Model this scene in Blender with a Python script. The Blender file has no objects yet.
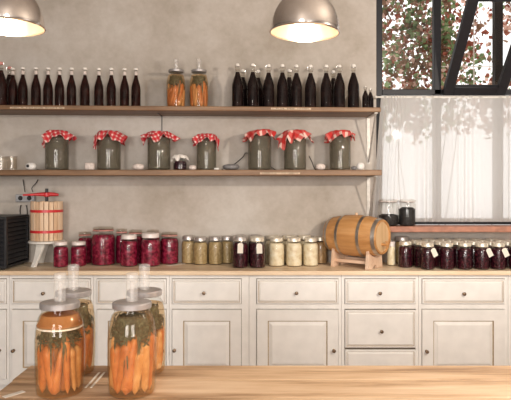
import bpy, bmesh, math, random
from mathutils import Vector, Matrix
PI = math.pi
S = bpy.context.scene
COL = S.collection
F = 574.0; CX = 255.5; HY = 188.0; CZ = 1.5     # focal length in px of a 511-wide frame, horizon row, eye height
def at(px, py, Y):
    return Vector(((px-CX)*Y/F, Y, CZ-(py-HY)*Y/F))
rnd = random.Random(7)

# ------------------------------------------------------------------ materials
MATS = {}
def new_mat(name):
    m = bpy.data.materials.new(name); m.use_nodes = True
    nt = m.node_tree; nt.nodes.clear()
    out = nt.nodes.new('ShaderNodeOutputMaterial')
    MATS[name] = m
    return m, nt, out
def N(nt, t, **kw):
    n = nt.nodes.new(t)
    for k, v in kw.items():
        if k in n.inputs: n.inputs[k].default_value = v
        else: setattr(n, k, v)
    return n
def L(nt, a, b): nt.links.new(a, b)
def c4(c): return (c[0], c[1], c[2], 1)
def ramp(nt, fac, stops):
    r = nt.nodes.new('ShaderNodeValToRGB')
    e = r.color_ramp.elements
    while len(e) < len(stops): e.new(0.5)
    for i, (p, c) in enumerate(stops): e[i].position = p; e[i].color = c4(c)
    L(nt, fac, r.inputs[0]); return r
def coords(nt, scale=(1,1,1), rot=(0,0,0), kind='Object'):
    tc = nt.nodes.new('ShaderNodeTexCoord'); mp = nt.nodes.new('ShaderNodeMapping')
    mp.inputs['Scale'].default_value = scale; mp.inputs['Rotation'].default_value = rot
    L(nt, tc.outputs[kind], mp.inputs[0]); return mp.outputs[0]
def plain(name, col, rough=0.5, metal=0.0, var=0.12, vs=30, bump=0.0, coat=0.0, emis=None, sub=0.0):
    m, nt, out = new_mat(name)
    b = N(nt, 'ShaderNodeBsdfPrincipled'); b.inputs['Roughness'].default_value = rough
    b.inputs['Metallic'].default_value = metal; b.inputs['Coat Weight'].default_value = coat
    v = coords(nt); n = N(nt, 'ShaderNodeTexNoise', Scale=vs, Detail=3.0); L(nt, v, n.inputs['Vector'])
    lo = tuple(x*(1-var) for x in col); hi = tuple(min(1, x*(1+var)) for x in col)
    r = ramp(nt, n.outputs['Fac'], [(0.3, lo), (0.7, hi)]); L(nt, r.outputs[0], b.inputs['Base Color'])
    if bump:
        bp = N(nt, 'ShaderNodeBump', Strength=bump, Distance=0.003); L(nt, n.outputs['Fac'], bp.inputs['Height']); L(nt, bp.outputs[0], b.inputs['Normal'])
    if emis:
        b.inputs['Emission Color'].default_value = c4(emis[0]); b.inputs['Emission Strength'].default_value = emis[1]
    L(nt, b.outputs[0], out.inputs[0]); return m
def wood(name, c1, c2, c3, axis='x', scale=1.0, rough=0.5, bump=0.15, vs=1.0, sp=0.14):
    m, nt, out = new_mat(name)
    sc = {'x': (1.2, 14, 14), 'z': (14, 14, 1.2), 'y': (14, 1.2, 14)}[axis]
    v = coords(nt, tuple(s*scale for s in sc))
    n1 = N(nt, 'ShaderNodeTexNoise', Scale=1.6, Detail=6.0, Roughness=0.65); L(nt, v, n1.inputs['Vector'])
    v2 = coords(nt, tuple(s*scale*0.25*vs for s in sc))
    n2 = N(nt, 'ShaderNodeTexNoise', Scale=2.2, Detail=3.0, Distortion=0.6); L(nt, v2, n2.inputs['Vector'])
    mx = N(nt, 'ShaderNodeMath', operation='MULTIPLY_ADD'); mx.inputs[1].default_value = 0.55
    L(nt, n1.outputs['Fac'], mx.inputs[0])
    m2 = N(nt, 'ShaderNodeMath', operation='MULTIPLY'); m2.inputs[1].default_value = 0.45
    L(nt, n2.outputs['Fac'], m2.inputs[0]); L(nt, m2.outputs[0], mx.inputs[2])
    r = ramp(nt, mx.outputs[0], [(0.5-sp, c1), (0.5, c2), (0.5+sp, c3)])
    b = N(nt, 'ShaderNodeBsdfPrincipled'); b.inputs['Roughness'].default_value = rough
    L(nt, r.outputs[0], b.inputs['Base Color'])
    bp = N(nt, 'ShaderNodeBump', Strength=bump, Distance=0.004); L(nt, n1.outputs['Fac'], bp.inputs['Height']); L(nt, bp.outputs[0], b.inputs['Normal'])
    L(nt, b.outputs[0], out.inputs[0]); return m
def glass(name, tint=(0.96,0.97,0.96), base=0.04, edge=0.55, haze=0.0, hcol=(0.8,0.8,0.8), rough=0.04):
    # thin clear glass: light passes straight through, edges reflect
    m, nt, out = new_mat(name)
    tr = N(nt, 'ShaderNodeBsdfTransparent'); tr.inputs[0].default_value = c4(tint)
    gl = N(nt, 'ShaderNodeBsdfGlossy', Roughness=rough)
    lw = N(nt, 'ShaderNodeLayerWeight', Blend=0.5)
    pw = N(nt, 'ShaderNodeMath', operation='POWER'); pw.inputs[1].default_value = 3.0; L(nt, lw.outputs['Facing'], pw.inputs[0])
    ma = N(nt, 'ShaderNodeMath', operation='MULTIPLY_ADD'); ma.inputs[1].default_value = edge; ma.inputs[2].default_value = base
    L(nt, pw.outputs[0], ma.inputs[0])
    mx = N(nt, 'ShaderNodeMixShader'); L(nt, ma.outputs[0], mx.inputs[0]); L(nt, tr.outputs[0], mx.inputs[1]); L(nt, gl.outputs[0], mx.inputs[2])
    last = mx
    if haze:
        df = N(nt, 'ShaderNodeBsdfDiffuse'); df.inputs[0].default_value = c4(hcol)
        m3 = N(nt, 'ShaderNodeMixShader'); m3.inputs[0].default_value = haze
        L(nt, mx.outputs[0], m3.inputs[1]); L(nt, df.outputs[0], m3.inputs[2]); last = m3
    L(nt, last.outputs[0], out.inputs[0]); return m
def chunky(name, cols, vs=60, rough=0.35, bump=0.4, spec=0.5):
    m, nt, out = new_mat(name)
    v = coords(nt); n = N(nt, 'ShaderNodeTexNoise', Scale=vs, Detail=2.5, Roughness=0.6); L(nt, v, n.inputs['Vector'])
    k = len(cols); r = ramp(nt, n.outputs['Fac'], [(0.3+0.4*i/(k-1), c) for i, c in enumerate(cols)])
    b = N(nt, 'ShaderNodeBsdfPrincipled'); b.inputs['Roughness'].default_value = rough
    b.inputs['Specular IOR Level'].default_value = spec
    L(nt, r.outputs[0], b.inputs['Base Color'])
    bp = N(nt, 'ShaderNodeBump', Strength=bump, Distance=0.004); L(nt, n.outputs['Fac'], bp.inputs['Height']); L(nt, bp.outputs[0], b.inputs['Normal'])
    L(nt, b.outputs[0], out.inputs[0]); return m

# plaster wall: warm grey limewash with cloudy patches
def plaster():
    m, nt, out = new_mat('plaster')
    v = coords(nt, (1,1,1)); n = N(nt, 'ShaderNodeTexNoise', Scale=1.6, Detail=8.0, Roughness=0.62); L(nt, v, n.inputs['Vector'])
    n2 = N(nt, 'ShaderNodeTexNoise', Scale=14.0, Detail=6.0, Roughness=0.7); L(nt, v, n2.inputs['Vector'])
    r = ramp(nt, n.outputs['Fac'], [(0.32, (0.41,0.355,0.295)), (0.5, (0.53,0.475,0.42)), (0.68, (0.61,0.565,0.515))])
    r2 = ramp(nt, n2.outputs['Fac'], [(0.35, (0.90,0.89,0.87)), (0.65, (1,1,1))])
    mm = N(nt, 'ShaderNodeMixRGB', blend_type='MULTIPLY'); mm.inputs[0].default_value = 1
    L(nt, r.outputs[0], mm.inputs[1]); L(nt, r2.outputs[0], mm.inputs[2])
    b = N(nt, 'ShaderNodeBsdfPrincipled'); b.inputs['Roughness'].default_value = 0.85
    L(nt, mm.outputs[0], b.inputs['Base Color'])
    bp = N(nt, 'ShaderNodeBump', Strength=0.12, Distance=0.01); L(nt, n2.outputs['Fac'], bp.inputs['Height']); L(nt, bp.outputs[0], b.inputs['Normal'])
    L(nt, b.outputs[0], out.inputs[0]); return m
plaster()
wood('shelf_wood', (0.10,0.050,0.022), (0.21,0.112,0.052), (0.31,0.18,0.092), 'x', 1.0, 0.5)
wood('counter_wood', (0.64,0.45,0.28), (0.82,0.64,0.44), (0.88,0.74,0.56), 'x', 0.8, 0.4)
wood('table_wood', (0.30,0.175,0.09), (0.58,0.39,0.235), (0.72,0.53,0.355), 'x', 1.0, 0.45, 0.7, sp=0.11)
wood('barrel_wood', (0.42,0.19,0.06), (0.56,0.28,0.10), (0.66,0.37,0.16), 'x', 1.4, 0.4, 0.1)
wood('barrel_head_wood', (0.58,0.36,0.17), (0.70,0.47,0.25), (0.78,0.56,0.33), 'z', 1.4, 0.4, 0.1)
wood('pale_wood', (0.60,0.38,0.22), (0.74,0.52,0.34), (0.84,0.65,0.47), 'z', 1.5, 0.5, 0.1)
wood('stand_wood', (0.60,0.38,0.24), (0.72,0.50,0.35), (0.80,0.60,0.45), 'x', 1.5, 0.5, 0.1)
plain('cream_paint', (0.83,0.81,0.775), 0.45, var=0.05, vs=9)
plain('glaze_paint', (0.42,0.32,0.21), 0.5, var=0.15, vs=60)
plain('seam_dark', (0.16,0.11,0.07), 0.7)
plain('white_paint', (0.80,0.77,0.71), 0.45, var=0.05)
plain('ceiling_paint', (0.40,0.37,0.34), 0.8, var=0.04)
plain('dark_plaster', (0.19,0.17,0.155), 0.85, var=0.1, vs=4)
wood('floor_boards', (0.20,0.12,0.07), (0.28,0.17,0.10), (0.36,0.23,0.14), 'x', 0.6, 0.45)
plain('bronze', (0.22,0.15,0.10), 0.32, 0.9)
plain('steel', (0.80,0.75,0.71), 0.17, 1.0, var=0.06)
plain('hoop_steel', (0.50,0.46,0.41), 0.28, 0.85, var=0.15)
plain('lid_steel', (0.60,0.56,0.53), 0.35, 0.75, var=0.12)
plain('lid_brushed', (0.42,0.39,0.38), 0.42, 0.55, var=0.12)
plain('lid_gold', (0.82,0.76,0.64), 0.35, 0.55, var=0.12)
plain('lid_white', (0.82,0.74,0.70), 0.4, 0.1, var=0.06)
plain('ceramic_white', (0.85,0.80,0.74), 0.3, var=0.05)
plain('bracket_grey', (0.52,0.49,0.45), 0.45, 0.4)
plain('black_metal', (0.022,0.022,0.026), 0.4, 0.3)
plain('black_plastic', (0.012,0.012,0.014), 0.45)
plain('window_grey', (0.012,0.012,0.016), 0.5, 0.1)
plain('red_paint', (0.62,0.03,0.035), 0.35, var=0.12)
plain('terracotta', (0.42,0.19,0.125), 0.55, var=0.2, vs=20, bump=0.2)
plain('paper', (0.82,0.76,0.66), 0.8, var=0.05)
plain('old_paper', (0.62,0.48,0.34), 0.8, var=0.2, vs=120)
plain('ink', (0.18,0.12,0.08), 0.8)
plain('string', (0.70,0.60,0.45), 0.9)
plain('stone_pale', (0.72,0.62,0.56), 0.6, var=0.2, vs=50, bump=0.3)
plain('stone_grey', (0.20,0.19,0.19), 0.5, var=0.3, vs=50, bump=0.3)
plain('stone_white', (0.85,0.82,0.78), 0.5, var=0.08)
plain('socket_grey', (0.42,0.42,0.43), 0.5, 0.2)
plain('black_rubber', (0.02,0.018,0.018), 0.6)
plain('pink_stopper', (0.70,0.30,0.26), 0.5)
plain('bark', (0.10,0.065,0.045), 0.9, var=0.3, bump=0.5)
plain('lamp_inside', (0.80,0.70,0.58), 0.30, 0.85, var=0.03)
plain('bulb_glow', (1,0.9,0.75), 0.4, emis=((1.0,0.82,0.60), 2.2))
glass('clear_glass', base=0.02, edge=0.42)
glass('bottle_glass', (0.93,0.93,0.91), 0.018, 0.22)
glass('old_glass', (0.94,0.92,0.89), 0.03, 0.5)
glass('pane_glass', (0.97,0.98,0.98), 0.03, 0.4)
glass('frosted_plastic', (0.97,0.96,0.95), 0.04, 0.35, 0.16, (0.88,0.86,0.84), 0.15)
glass('amber_brine', (0.97,0.86,0.70), 0.01, 0.1, 0.12, (0.70,0.40,0.19))
glass('brown_brine', (0.90,0.60,0.36), 0.01, 0.1, 0.52, (0.62,0.30,0.12))
glass('murky_brine', (0.64,0.62,0.56), 0.01, 0.12, 0.42, (0.25,0.235,0.19))
chunky('syrup', [(0.008,0.003,0.003), (0.022,0.007,0.006), (0.045,0.012,0.009)], 18, 0.12, 0.02, 0.12)
chunky('elixir', [(0.006,0.004,0.005), (0.014,0.008,0.008), (0.03,0.014,0.012)], 18, 0.12, 0.02, 0.12)
chunky('beetroot', [(0.06,0.002,0.010), (0.19,0.006,0.028), (0.40,0.03,0.075)], 45, 0.25, 0.5)
chunky('dark_jam', [(0.010,0.002,0.004), (0.034,0.005,0.010), (0.085,0.014,0.024)], 60, 0.2, 0.4)
chunky('black_jam', [(0.010,0.003,0.006), (0.025,0.006,0.012), (0.06,0.014,0.022)], 60, 0.2, 0.4)
chunky('pale_pickle', [(0.26,0.165,0.065), (0.40,0.28,0.13), (0.54,0.41,0.23)], 60, 0.35, 0.5)
chunky('white_pickle', [(0.66,0.50,0.30), (0.80,0.68,0.47), (0.88,0.79,0.62)], 24, 0.35, 0.3)
chunky('brown_pickle', [(0.22,0.12,0.05), (0.34,0.20,0.09), (0.46,0.30,0.15)], 60, 0.35, 0.5)
chunky('black_dried', [(0.008,0.008,0.010), (0.02,0.02,0.022), (0.05,0.05,0.055)], 70, 0.6, 1.0)
chunky('foam', [(0.70,0.52,0.34), (0.85,0.72,0.55), (0.92,0.84,0.72)], 90, 0.5, 0.5)
chunky('carrot', [(0.44,0.12,0.03), (0.60,0.20,0.06), (0.68,0.28,0.10)], 25, 0.35, 0.2)
chunky('carrot_light', [(0.52,0.22,0.07), (0.66,0.34,0.14), (0.76,0.46,0.23)], 25, 0.35, 0.2)
chunky('dill', [(0.008,0.018,0.015), (0.025,0.052,0.038), (0.12,0.17,0.13)], 90, 0.6, 0.3)

def cloth_mat(name, a, b, n, stripe=False):
    m, nt, out = new_mat(name)
    tc = nt.nodes.new('ShaderNodeUVMap')
    sp = nt.nodes.new('ShaderNodeSeparateXYZ'); L(nt, tc.outputs[0], sp.inputs[0])
    def sq(o, k):
        mu = N(nt, 'ShaderNodeMath', operation='MULTIPLY'); mu.inputs[1].default_value = k; L(nt, o, mu.inputs[0])
        fr = N(nt, 'ShaderNodeMath', operation='FRACT'); L(nt, mu.outputs[0], fr.inputs[0])
        gt = N(nt, 'ShaderNodeMath', operation='GREATER_THAN'); gt.inputs[1].default_value = 0.4; L(nt, fr.outputs[0], gt.inputs[0])
        return gt.outputs[0]
    u = sq(sp.outputs[0], n); w = sq(sp.outputs[1], n if not stripe else n*0.5)
    ad = N(nt, 'ShaderNodeMath', operation='ADD'); L(nt, u, ad.inputs[0]); L(nt, w, ad.inputs[1])
    hf = N(nt, 'ShaderNodeMath', operation='MULTIPLY'); hf.inputs[1].default_value = 0.5; L(nt, ad.outputs[0], hf.inputs[0])
    mid = tuple((x*0.85+y*0.15) for x, y in zip(a, b))
    r = ramp(nt, hf.outputs[0], [(0.0, b), (0.4, mid), (0.9, a)]); r.color_ramp.interpolation = 'CONSTANT'
    bs = N(nt, 'ShaderNodeBsdfPrincipled'); bs.inputs['Roughness'].default_value = 0.9
    L(nt, r.outputs[0], bs.inputs['Base Color']); L(nt, bs.outputs[0], out.inputs[0]); return m
cloth_mat('gingham_fine', (0.58,0.02,0.03), (0.84,0.62,0.57), 8)
cloth_mat('gingham_wide', (0.60,0.035,0.03), (0.86,0.60,0.52), 5, True)
def sheer():
    m, nt, out = new_mat('sheer_fabric')
    tr = N(nt, 'ShaderNodeBsdfTransparent'); df = N(nt, 'ShaderNodeBsdfDiffuse'); tl = N(nt, 'ShaderNodeBsdfTranslucent')
    for x in (df, tl): x.inputs[0].default_value = (0.72,0.69,0.66,1)
    a = N(nt, 'ShaderNodeMixShader'); a.inputs[0].default_value = 0.56; L(nt, df.outputs[0], a.inputs[1]); L(nt, tl.outputs[0], a.inputs[2])
    b = N(nt, 'ShaderNodeMixShader')
    lw = N(nt, 'ShaderNodeLayerWeight', Blend=0.4)
    ma = N(nt, 'ShaderNodeMath', operation='MULTIPLY_ADD'); ma.inputs[1].default_value = 0.2; ma.inputs[2].default_value = 0.80
    L(nt, lw.outputs['Facing'], ma.inputs[0]); L(nt, ma.outputs[0], b.inputs[0])
    L(nt, tr.outputs[0], b.inputs[1]); L(nt, a.outputs[0], b.inputs[2]); L(nt, b.outputs[0], out.inputs[0])
sheer()
def leaf(name, cols):
    m, nt, out = new_mat(name)
    v = coords(nt); n = N(nt, 'ShaderNodeTexNoise', Scale=9.0, Detail=2.0); L(nt, v, n.inputs['Vector'])
    r = ramp(nt, n.outputs['Fac'], [(0.35, cols[0]), (0.65, cols[1])])
    df = N(nt, 'ShaderNodeBsdfDiffuse'); tl = N(nt, 'ShaderNodeBsdfTranslucent')
    L(nt, r.outputs[0], df.inputs[0]); L(nt, r.outputs[0], tl.inputs[0])
    a = N(nt, 'ShaderNodeMixShader'); a.inputs[0].default_value = 0.55; L(nt, df.outputs[0], a.inputs[1]); L(nt, tl.outputs[0], a.inputs[2])
    L(nt, a.outputs[0], out.inputs[0])
leaf('leaf_red', ((0.20,0.05,0.035), (0.44,0.15,0.10)))
leaf('leaf_brown', ((0.14,0.08,0.05), (0.36,0.21,0.14)))
leaf('leaf_green', ((0.07,0.12,0.05), (0.34,0.44,0.22)))
leaf('leaf_pink', ((0.60,0.36,0.28), (0.82,0.58,0.50)))

# ------------------------------------------------------------------ mesh helpers
class MB:
    def __init__(s): s.v = []; s.f = []; s.m = []
    def quad_ids(s, f, mi=0): s.f.append(f); s.m.append(mi)
    def box(s, x0, x1, y0, y1, z0, z1, mi=0, M=None):
        b = len(s.v)
        for z in (z0, z1):
            for (x, y) in ((x0,y0),(x1,y0),(x1,y1),(x0,y1)):
                p = Vector((x, y, z)); s.v.append(M @ p if M else p)
        for q in ((0,3,2,1),(4,5,6,7),(0,1,5,4),(1,2,6,5),(2,3,7,6),(3,0,4,7)):
            s.f.append([b+i for i in q]); s.m.append(mi)
        return s
    def lathe(s, prof, n=24, mi=0, M=None, cap0=True, cap1=True):
        b = len(s.v); k = len(prof)
        for (r, z) in prof:
            for i in range(n):
                a = 2*PI*i/n; p = Vector((r*math.cos(a), r*math.sin(a), z)); s.v.append(M @ p if M else p)
        for j in range(k-1):
            for i in range(n):
                s.f.append([b+j*n+i, b+j*n+(i+1)%n, b+(j+1)*n+(i+1)%n, b+(j+1)*n+i]); s.m.append(mi)
        if cap0: s.f.append([b+i for i in reversed(range(n))]); s.m.append(mi)
        if cap1: s.f.append([b+(k-1)*n+i for i in range(n)]); s.m.append(mi)
        return s
    def tube(s, pts, r, n=8, mi=0):
        pts = [Vector(p) for p in pts]; b = len(s.v)
        rs = r if isinstance(r, (list, tuple)) else [r]*len(pts)
        prev = None
        for j, p in enumerate(pts):
            d = (pts[min(j+1, len(pts)-1)]-pts[max(j-1, 0)]).normalized()
            if prev is None:
                u = d.cross(Vector((0,0,1)));
                if u.length < 0.05: u = d.cross(Vector((1,0,0)))
            else: u = prev - d*prev.dot(d)
            u.normalize(); prev = u; w = d.cross(u)
            for i in range(n):
                a = 2*PI*i/n; s.v.append(p+(u*math.cos(a)+w*math.sin(a))*rs[j])
        for j in range(len(pts)-1):
            for i in range(n):
                s.f.append([b+j*n+i, b+j*n+(i+1)%n, b+(j+1)*n+(i+1)%n, b+(j+1)*n+i]); s.m.append(mi)
        s.f.append([b+i for i in reversed(range(n))]); s.m.append(mi)
        s.f.append([b+(len(pts)-1)*n+i for i in range(n)]); s.m.append(mi)
        return s
    def rings(s, x0, x1, z0, z1, y, rg, back):
        # nested rectangles facing -Y: rg = [(inset, depth towards the viewer, material of the band up to it)]
        b = len(s.v); lv = [(0, -back, 0)]+rg
        for (ins, dep, _) in lv:
            for (x, z) in ((x0+ins,z0+ins),(x1-ins,z0+ins),(x1-ins,z1-ins),(x0+ins,z1-ins)): s.v.append(Vector((x, y-dep, z)))
        for j in range(len(lv)-1):
            for i in range(4):
                s.f.append([b+j*4+i, b+j*4+(i+1)%4, b+(j+1)*4+(i+1)%4, b+(j+1)*4+i]); s.m.append(lv[j+1][2])
        k = (len(lv)-1)*4; s.f.append([b+k, b+k+1, b+k+2, b+k+3]); s.m.append(0)
        s.f.append([b+3, b+2, b+1, b]); s.m.append(0)
        return s
    def prism(s, poly, y0, y1, mi=0, M=None):      # polygon in XZ extruded along Y
        b = len(s.v); n = len(poly)
        for y in (y0, y1):
            for (x, z) in poly:
                p = Vector((x, y, z)); s.v.append(M @ p if M else p)
        s.f.append([b+i for i in range(n)]); s.m.append(mi)
        s.f.append([b+n+i for i in reversed(range(n))]); s.m.append(mi)
        for i in range(n): s.f.append([b+i, b+n+i, b+n+(i+1)%n, b+(i+1)%n]); s.m.append(mi)
        return s
    def build(s, name, mats, parent=None, loc=None, smooth=35, bevel=0, rot=None):
        me = bpy.data.meshes.new(name); me.from_pydata([tuple(v) for v in s.v], [], s.f)
        if isinstance(mats, str): mats = [mats]
        for m in mats: me.materials.append(MATS[m])
        for p, mi in zip(me.polygons, s.m): p.material_index = mi
        bm = bmesh.new(); bm.from_mesh(me)
        bmesh.ops.recalc_face_normals(bm, faces=bm.faces)
        bm.to_mesh(me); bm.free()
        me.polygons.foreach_set('use_smooth', [True]*len(me.polygons))
        if smooth is not None: me.set_sharp_from_angle(angle=math.radians(smooth))
        me.update()
        o = bpy.data.objects.new(name, me); COL.objects.link(o)
        if parent: o.parent = parent
        if loc is not None: o.location = loc
        if rot is not None: o.rotation_euler = rot
        if bevel:
            md = o.modifiers.new('bevel', 'BEVEL'); md.width = bevel; md.segments = 2; md.limit_method = 'ANGLE'; md.angle_limit = math.radians(40)
        return o
def tag(o, label=None, cat=None, group=None, kind=None):
    if label: o['label'] = label
    if cat: o['category'] = cat
    if group: o['group'] = group
    if kind: o['kind'] = kind
    return o
def empty(name, loc=(0,0,0), rz=0, kind=None):
    o = bpy.data.objects.new(name, None); o.empty_display_size = 0.05; COL.objects.link(o)
    o.location = loc; o.rotation_euler = (0,0,rz)
    if kind: o['kind'] = kind
    return o
def dup(root, loc, rz=0, scale=None, label=None, group=None):
    def cp(o, par):
        c = o.copy(); COL.objects.link(c); c.parent = par
        for ch in [x for x in ALLCH(o)]: cp(ch, c)
        return c
    r = cp(root, None); r.location = loc; r.rotation_euler = (0,0,rz)
    if scale: r.scale = scale
    if label: r['label'] = label
    if group: r['group'] = group
    return r
def ALLCH(o): return [x for x in bpy.data.objects if x.parent == o]
class Kind:
    """first call places the prototype itself, later calls place copies of it"""
    def __init__(s, proto): s.p = proto; s.used = False
    def put(s, loc, rz=0, scale=None, label=None, group=None):
        if not s.used:
            s.used = True; o = s.p; o.location = loc; o.rotation_euler = (0,0,rz)
            if scale: o.scale = scale
            if label: o['label'] = label
            if group: o['group'] = group
            return o
        return dup(s.p, loc, rz, scale, label, group)

# ------------------------------------------------------------------ the setting
WY = 4.60
def struct(mb, name, mat, **k): return tag(mb.build(name, mat, **k), kind='structure')
struct(MB().box(-3.0, 3.4, -3.0, 4.6, -0.1, 0.0), 'floor', 'floor_boards')
struct(MB().box(-3.0, 3.4, -3.0, 4.6, 3.3, 3.4), 'ceiling', 'ceiling_paint')
struct(MB().box(-3.1, -3.0, -3.0, 4.6, 0, 3.3), 'wall_left', 'dark_plaster')
struct(MB().box(3.4, 3.5, -3.0, 4.6, 0, 3.3), 'wall_right', 'dark_plaster')
rw = MB()
for a, b in ((-3.1,-2.1),(-0.9,0.5),(1.7,3.5)): rw.box(a, b, -3.2, -3.0, 0, 3.4)
for a, b in ((-2.1,-0.9),(0.5,1.7)): rw.box(a, b, -3.2, -3.0, 0, 0.9); rw.box(a, b, -3.2, -3.0, 2.7, 3.4)
struct(rw, 'wall_front', 'dark_plaster')
WX0, WX1, WZ0, WZ1 = 0.968, 3.05, 1.16, 3.22     # window opening
w = MB()
w.box(-3.1, WX0, WY, WY+0.3, 0, 3.4); w.box(WX0, WX1, WY, WY+0.3, 0, WZ0); w.box(WX1, 3.5, WY, WY+0.3, 0, 3.4); w.box(WX0, WX1, WY, WY+0.3, WZ1, 3.4)
struct(w, 'wall_back', 'plaster')

win = empty('window_1', (WX0, WY, WZ0), kind='structure')
O = Vector((WX0, WY, WZ0))
def wl(x): return (x-CX)*WY/F - O.x       # px column on the wall plane -> window local x
def wz(y): return CZ-(y-HY)*WY/F - O.z
fr = MB()
TOP = WZ1-O.z; RIGHT = WX1-O.x
fr.box(0, wl(382.5), 0.0, 0.07, 0.055, TOP); fr.box(RIGHT-0.05, RIGHT, 0.0, 0.07, 0.055, TOP)
fr.box(0, RIGHT, 0.0, 0.07, TOP-0.05, TOP); fr.box(0, RIGHT, 0.0, 0.07, 0.046, wz(218.5))
fr.box(wl(382.5), RIGHT-0.05, 0.005, 0.065, wz(94.5), wz(89.0))
fr.build('window_frame', 'window_grey', win, bevel=0.004)
for a, b in ((434.5, 441.5), (495.5, 503.5), (556, 563)):
    MB().box(wl(a), wl(b), 0.005, 0.068, wz(221.5), TOP-0.05).build('mullion', 'window_grey', win, bevel=0.004)
mt = MB()
for x in (476.5,): mt.box(wl(x)-0.0025, wl(x)+0.0025, 0.05, 0.062, wz(89), TOP-0.05)
mt.box(wl(441.5), wl(495.5), 0.05, 0.062, wz(65)-0.0025, wz(65)+0.0025)
mt.build('glazing_bar', 'stone_pale', win)
for a, b in ((382.5,434.5), (503.5,556)):
    MB().box(wl(a), wl(b), 0.03, 0.034, wz(89), TOP-0.05).build('pane', 'pane_glass', win)
for a, b in ((382.5,434.5), (441.5,495.5), (503.5,556)):
    MB().box(wl(a), wl(b), 0.03, 0.034, wz(221.5), wz(94.5)).build('pane', 'pane_glass', win)
# hopper sash, hinged at its foot and tilted into the room
def sash(a, b, name):
    e = empty(name, (wl(a), -0.004, wz(93.5))); e.parent = win; e.rotation_euler = (math.radians(43), 0, 0)
    W = wl(b)-wl(a); H = 0.84; t = 0.075
    m = MB(); m.box(0, t, -0.045, 0, 0, H); m.box(W-t, W, -0.045, 0, 0, H); m.box(t, W-t, -0.045, 0, 0, 0.085); m.box(t, W-t, -0.045, 0, H-0.05, H)
    m.build('sash_frame', 'window_grey', e, bevel=0.004)
    MB().box(t, W-t, -0.028, -0.024, 0.085, H-0.05).build('sash_pane', 'pane_glass', e)
sash(441.5, 503.0, 'tilting_sash')
# tiled sill
sl = MB().box(-0.06, RIGHT+0.06, -0.20, 0.0, 0.0, 0.045)
sl.build('window_sill', 'terracotta', win, bevel=0.006)

# sheer cafe curtain on a thin white rod
zr = CZ-(97-HY)*4.54/F
r_ = MB().tube([(0.955, 4.545, zr), (3.02, 4.545, zr)], 0.007, 8)
r_.lathe([(0.001,-0.012),(0.012,-0.006),(0.012,0.006),(0.001,0.012)], 10, M=Matrix.Translation((0.955,4.545,zr)))
tag(r_.build('curtain_rod', 'white_paint'), 'thin white rod holding the sheer curtain across the window', 'curtain rod')
def curtain():
    m = MB(); nx, nz = 260, 26; x0, x1 = 0.965, 3.0; z1 = zr+0.012; z0 = CZ-(221.8-HY)*4.54/F
    for j in range(nz+1):
        t = j/nz; z = z1+(z0-z1)*t
        for i in range(nx+1):
            s_ = i/nx; x = x0+(x1-x0)*s_
            k = 1-s_; x += (-0.045*t + 0.028*(1-t))*max(0, 1-s_*6)
            ph = 2*PI*(s_*34+0.5*math.sin(s_*23)); amp = (0.004+0.011*t)*(0.5+0.5*math.sin(s_*37+1))
            cl = math.exp(-((s_-0.06)/0.03)**2)+math.exp(-((s_-0.62)/0.03)**2)*1.1
            y = 4.54 + amp*math.sin(ph) + cl*0.012*math.sin(s_*520)
            m.v.append(Vector((x, y, z)))
    for j in range(nz):
        for i in range(nx):
            a = j*(nx+1)+i; m.quad_ids([a, a+1, a+nx+2, a+nx+1])
    return m.build('curtain', 'sheer_fabric', smooth=None)
tag(curtain(), 'sheer off-white curtain hanging over the lower half of the window', 'curtain')

# climbing plants outside
def vine(name, cx, cw, y, z0, z1, count, mix, size, seed, label):
    R_ = random.Random(seed); m = MB()
    root = empty(name, (cx, y, 0)); tag(root, label, 'climbing plant', 'climbing plants outside the window')
    nc_ = max(8, count//28); cl = [(R_.uniform(-cw, cw), R_.uniform(z0, z1), R_.gauss(0,0.1), R_.random()) for _ in range(nc_)]
    for k in range(count):
        cx_, cz_, cy_, cm_ = cl[k % nc_]
        if k % 5 == 0: x = R_.uniform(-cw, cw); z = R_.uniform(z0, z1); yy = R_.gauss(0, 0.12)
        else: x = cx_+R_.gauss(0, 0.042); z = cz_+R_.gauss(0, 0.055); yy = cy_+R_.gauss(0, 0.04)
        x += 0.10*math.sin(z*5+seed)
        s_ = size*R_.uniform(0.6, 1.35)
        M = Matrix.Translation((x, yy, z)) @ Matrix.Rotation(R_.uniform(0, 2*PI), 4, 'Y') @ Matrix.Rotation(R_.uniform(-0.9, 0.9), 4, 'X') @ Matrix.Rotation(R_.uniform(-0.9,0.9), 4, 'Z')
        b = len(m.v)
        for (u, v_, d) in ((0,-0.5,0),(0.42,-0.15,0.12),(0.3,0.15,0.1),(0,0.6,0),(-0.3,0.15,0.1),(-0.42,-0.15,0.12)):
            m.v.append(M @ Vector((u*s_, d*s_, v_*s_)))
        mi = R_.choices(range(4), mix)[0] if R_.random() < 0.45 else (lambda t, c: next(i for i in range(4) if c[i] >= t))(cm_, [sum(mix[:i+1])/sum(mix)+1e-6 for i in range(4)])
        m.quad_ids([b, b+1, b+2, b+3], mi); m.quad_ids([b, b+3, b+4, b+5], mi)
    tag(m.build('foliage', ['leaf_red','leaf_brown','leaf_green','leaf_pink'], root, smooth=None), kind='stuff')
    pts = [(0.07*math.sin(z*2.1+seed), 0.02, z) for z in [0.0+0.15*i for i in range(int(z1/0.15))]]
    MB().tube(pts, [0.005*(1-0.7*i/len(pts)) for i in range(len(pts))], 6).build('stem', 'bark', root)
vine('climbing_vine', 1.38, 0.30, 5.25, 2.05, 3.4, 3000, (2.0,6,4.5,1.8), 0.042, 1, 'brown and red leafed vine outside the left window bay')
vine('climbing_vine', 1.72, 0.16, 5.15, 1.95, 3.4, 420, (0.6,2.5,7,0.6), 0.042, 2, 'thin green vine outside the left window bay beside the mullion')
vine('climbing_vine', 1.86, 0.13, 5.45, 2.1, 3.6, 1200, (2.2,5,2.5,2.4), 0.042, 3, 'red leafed vine outside just right of the first mullion')
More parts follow.
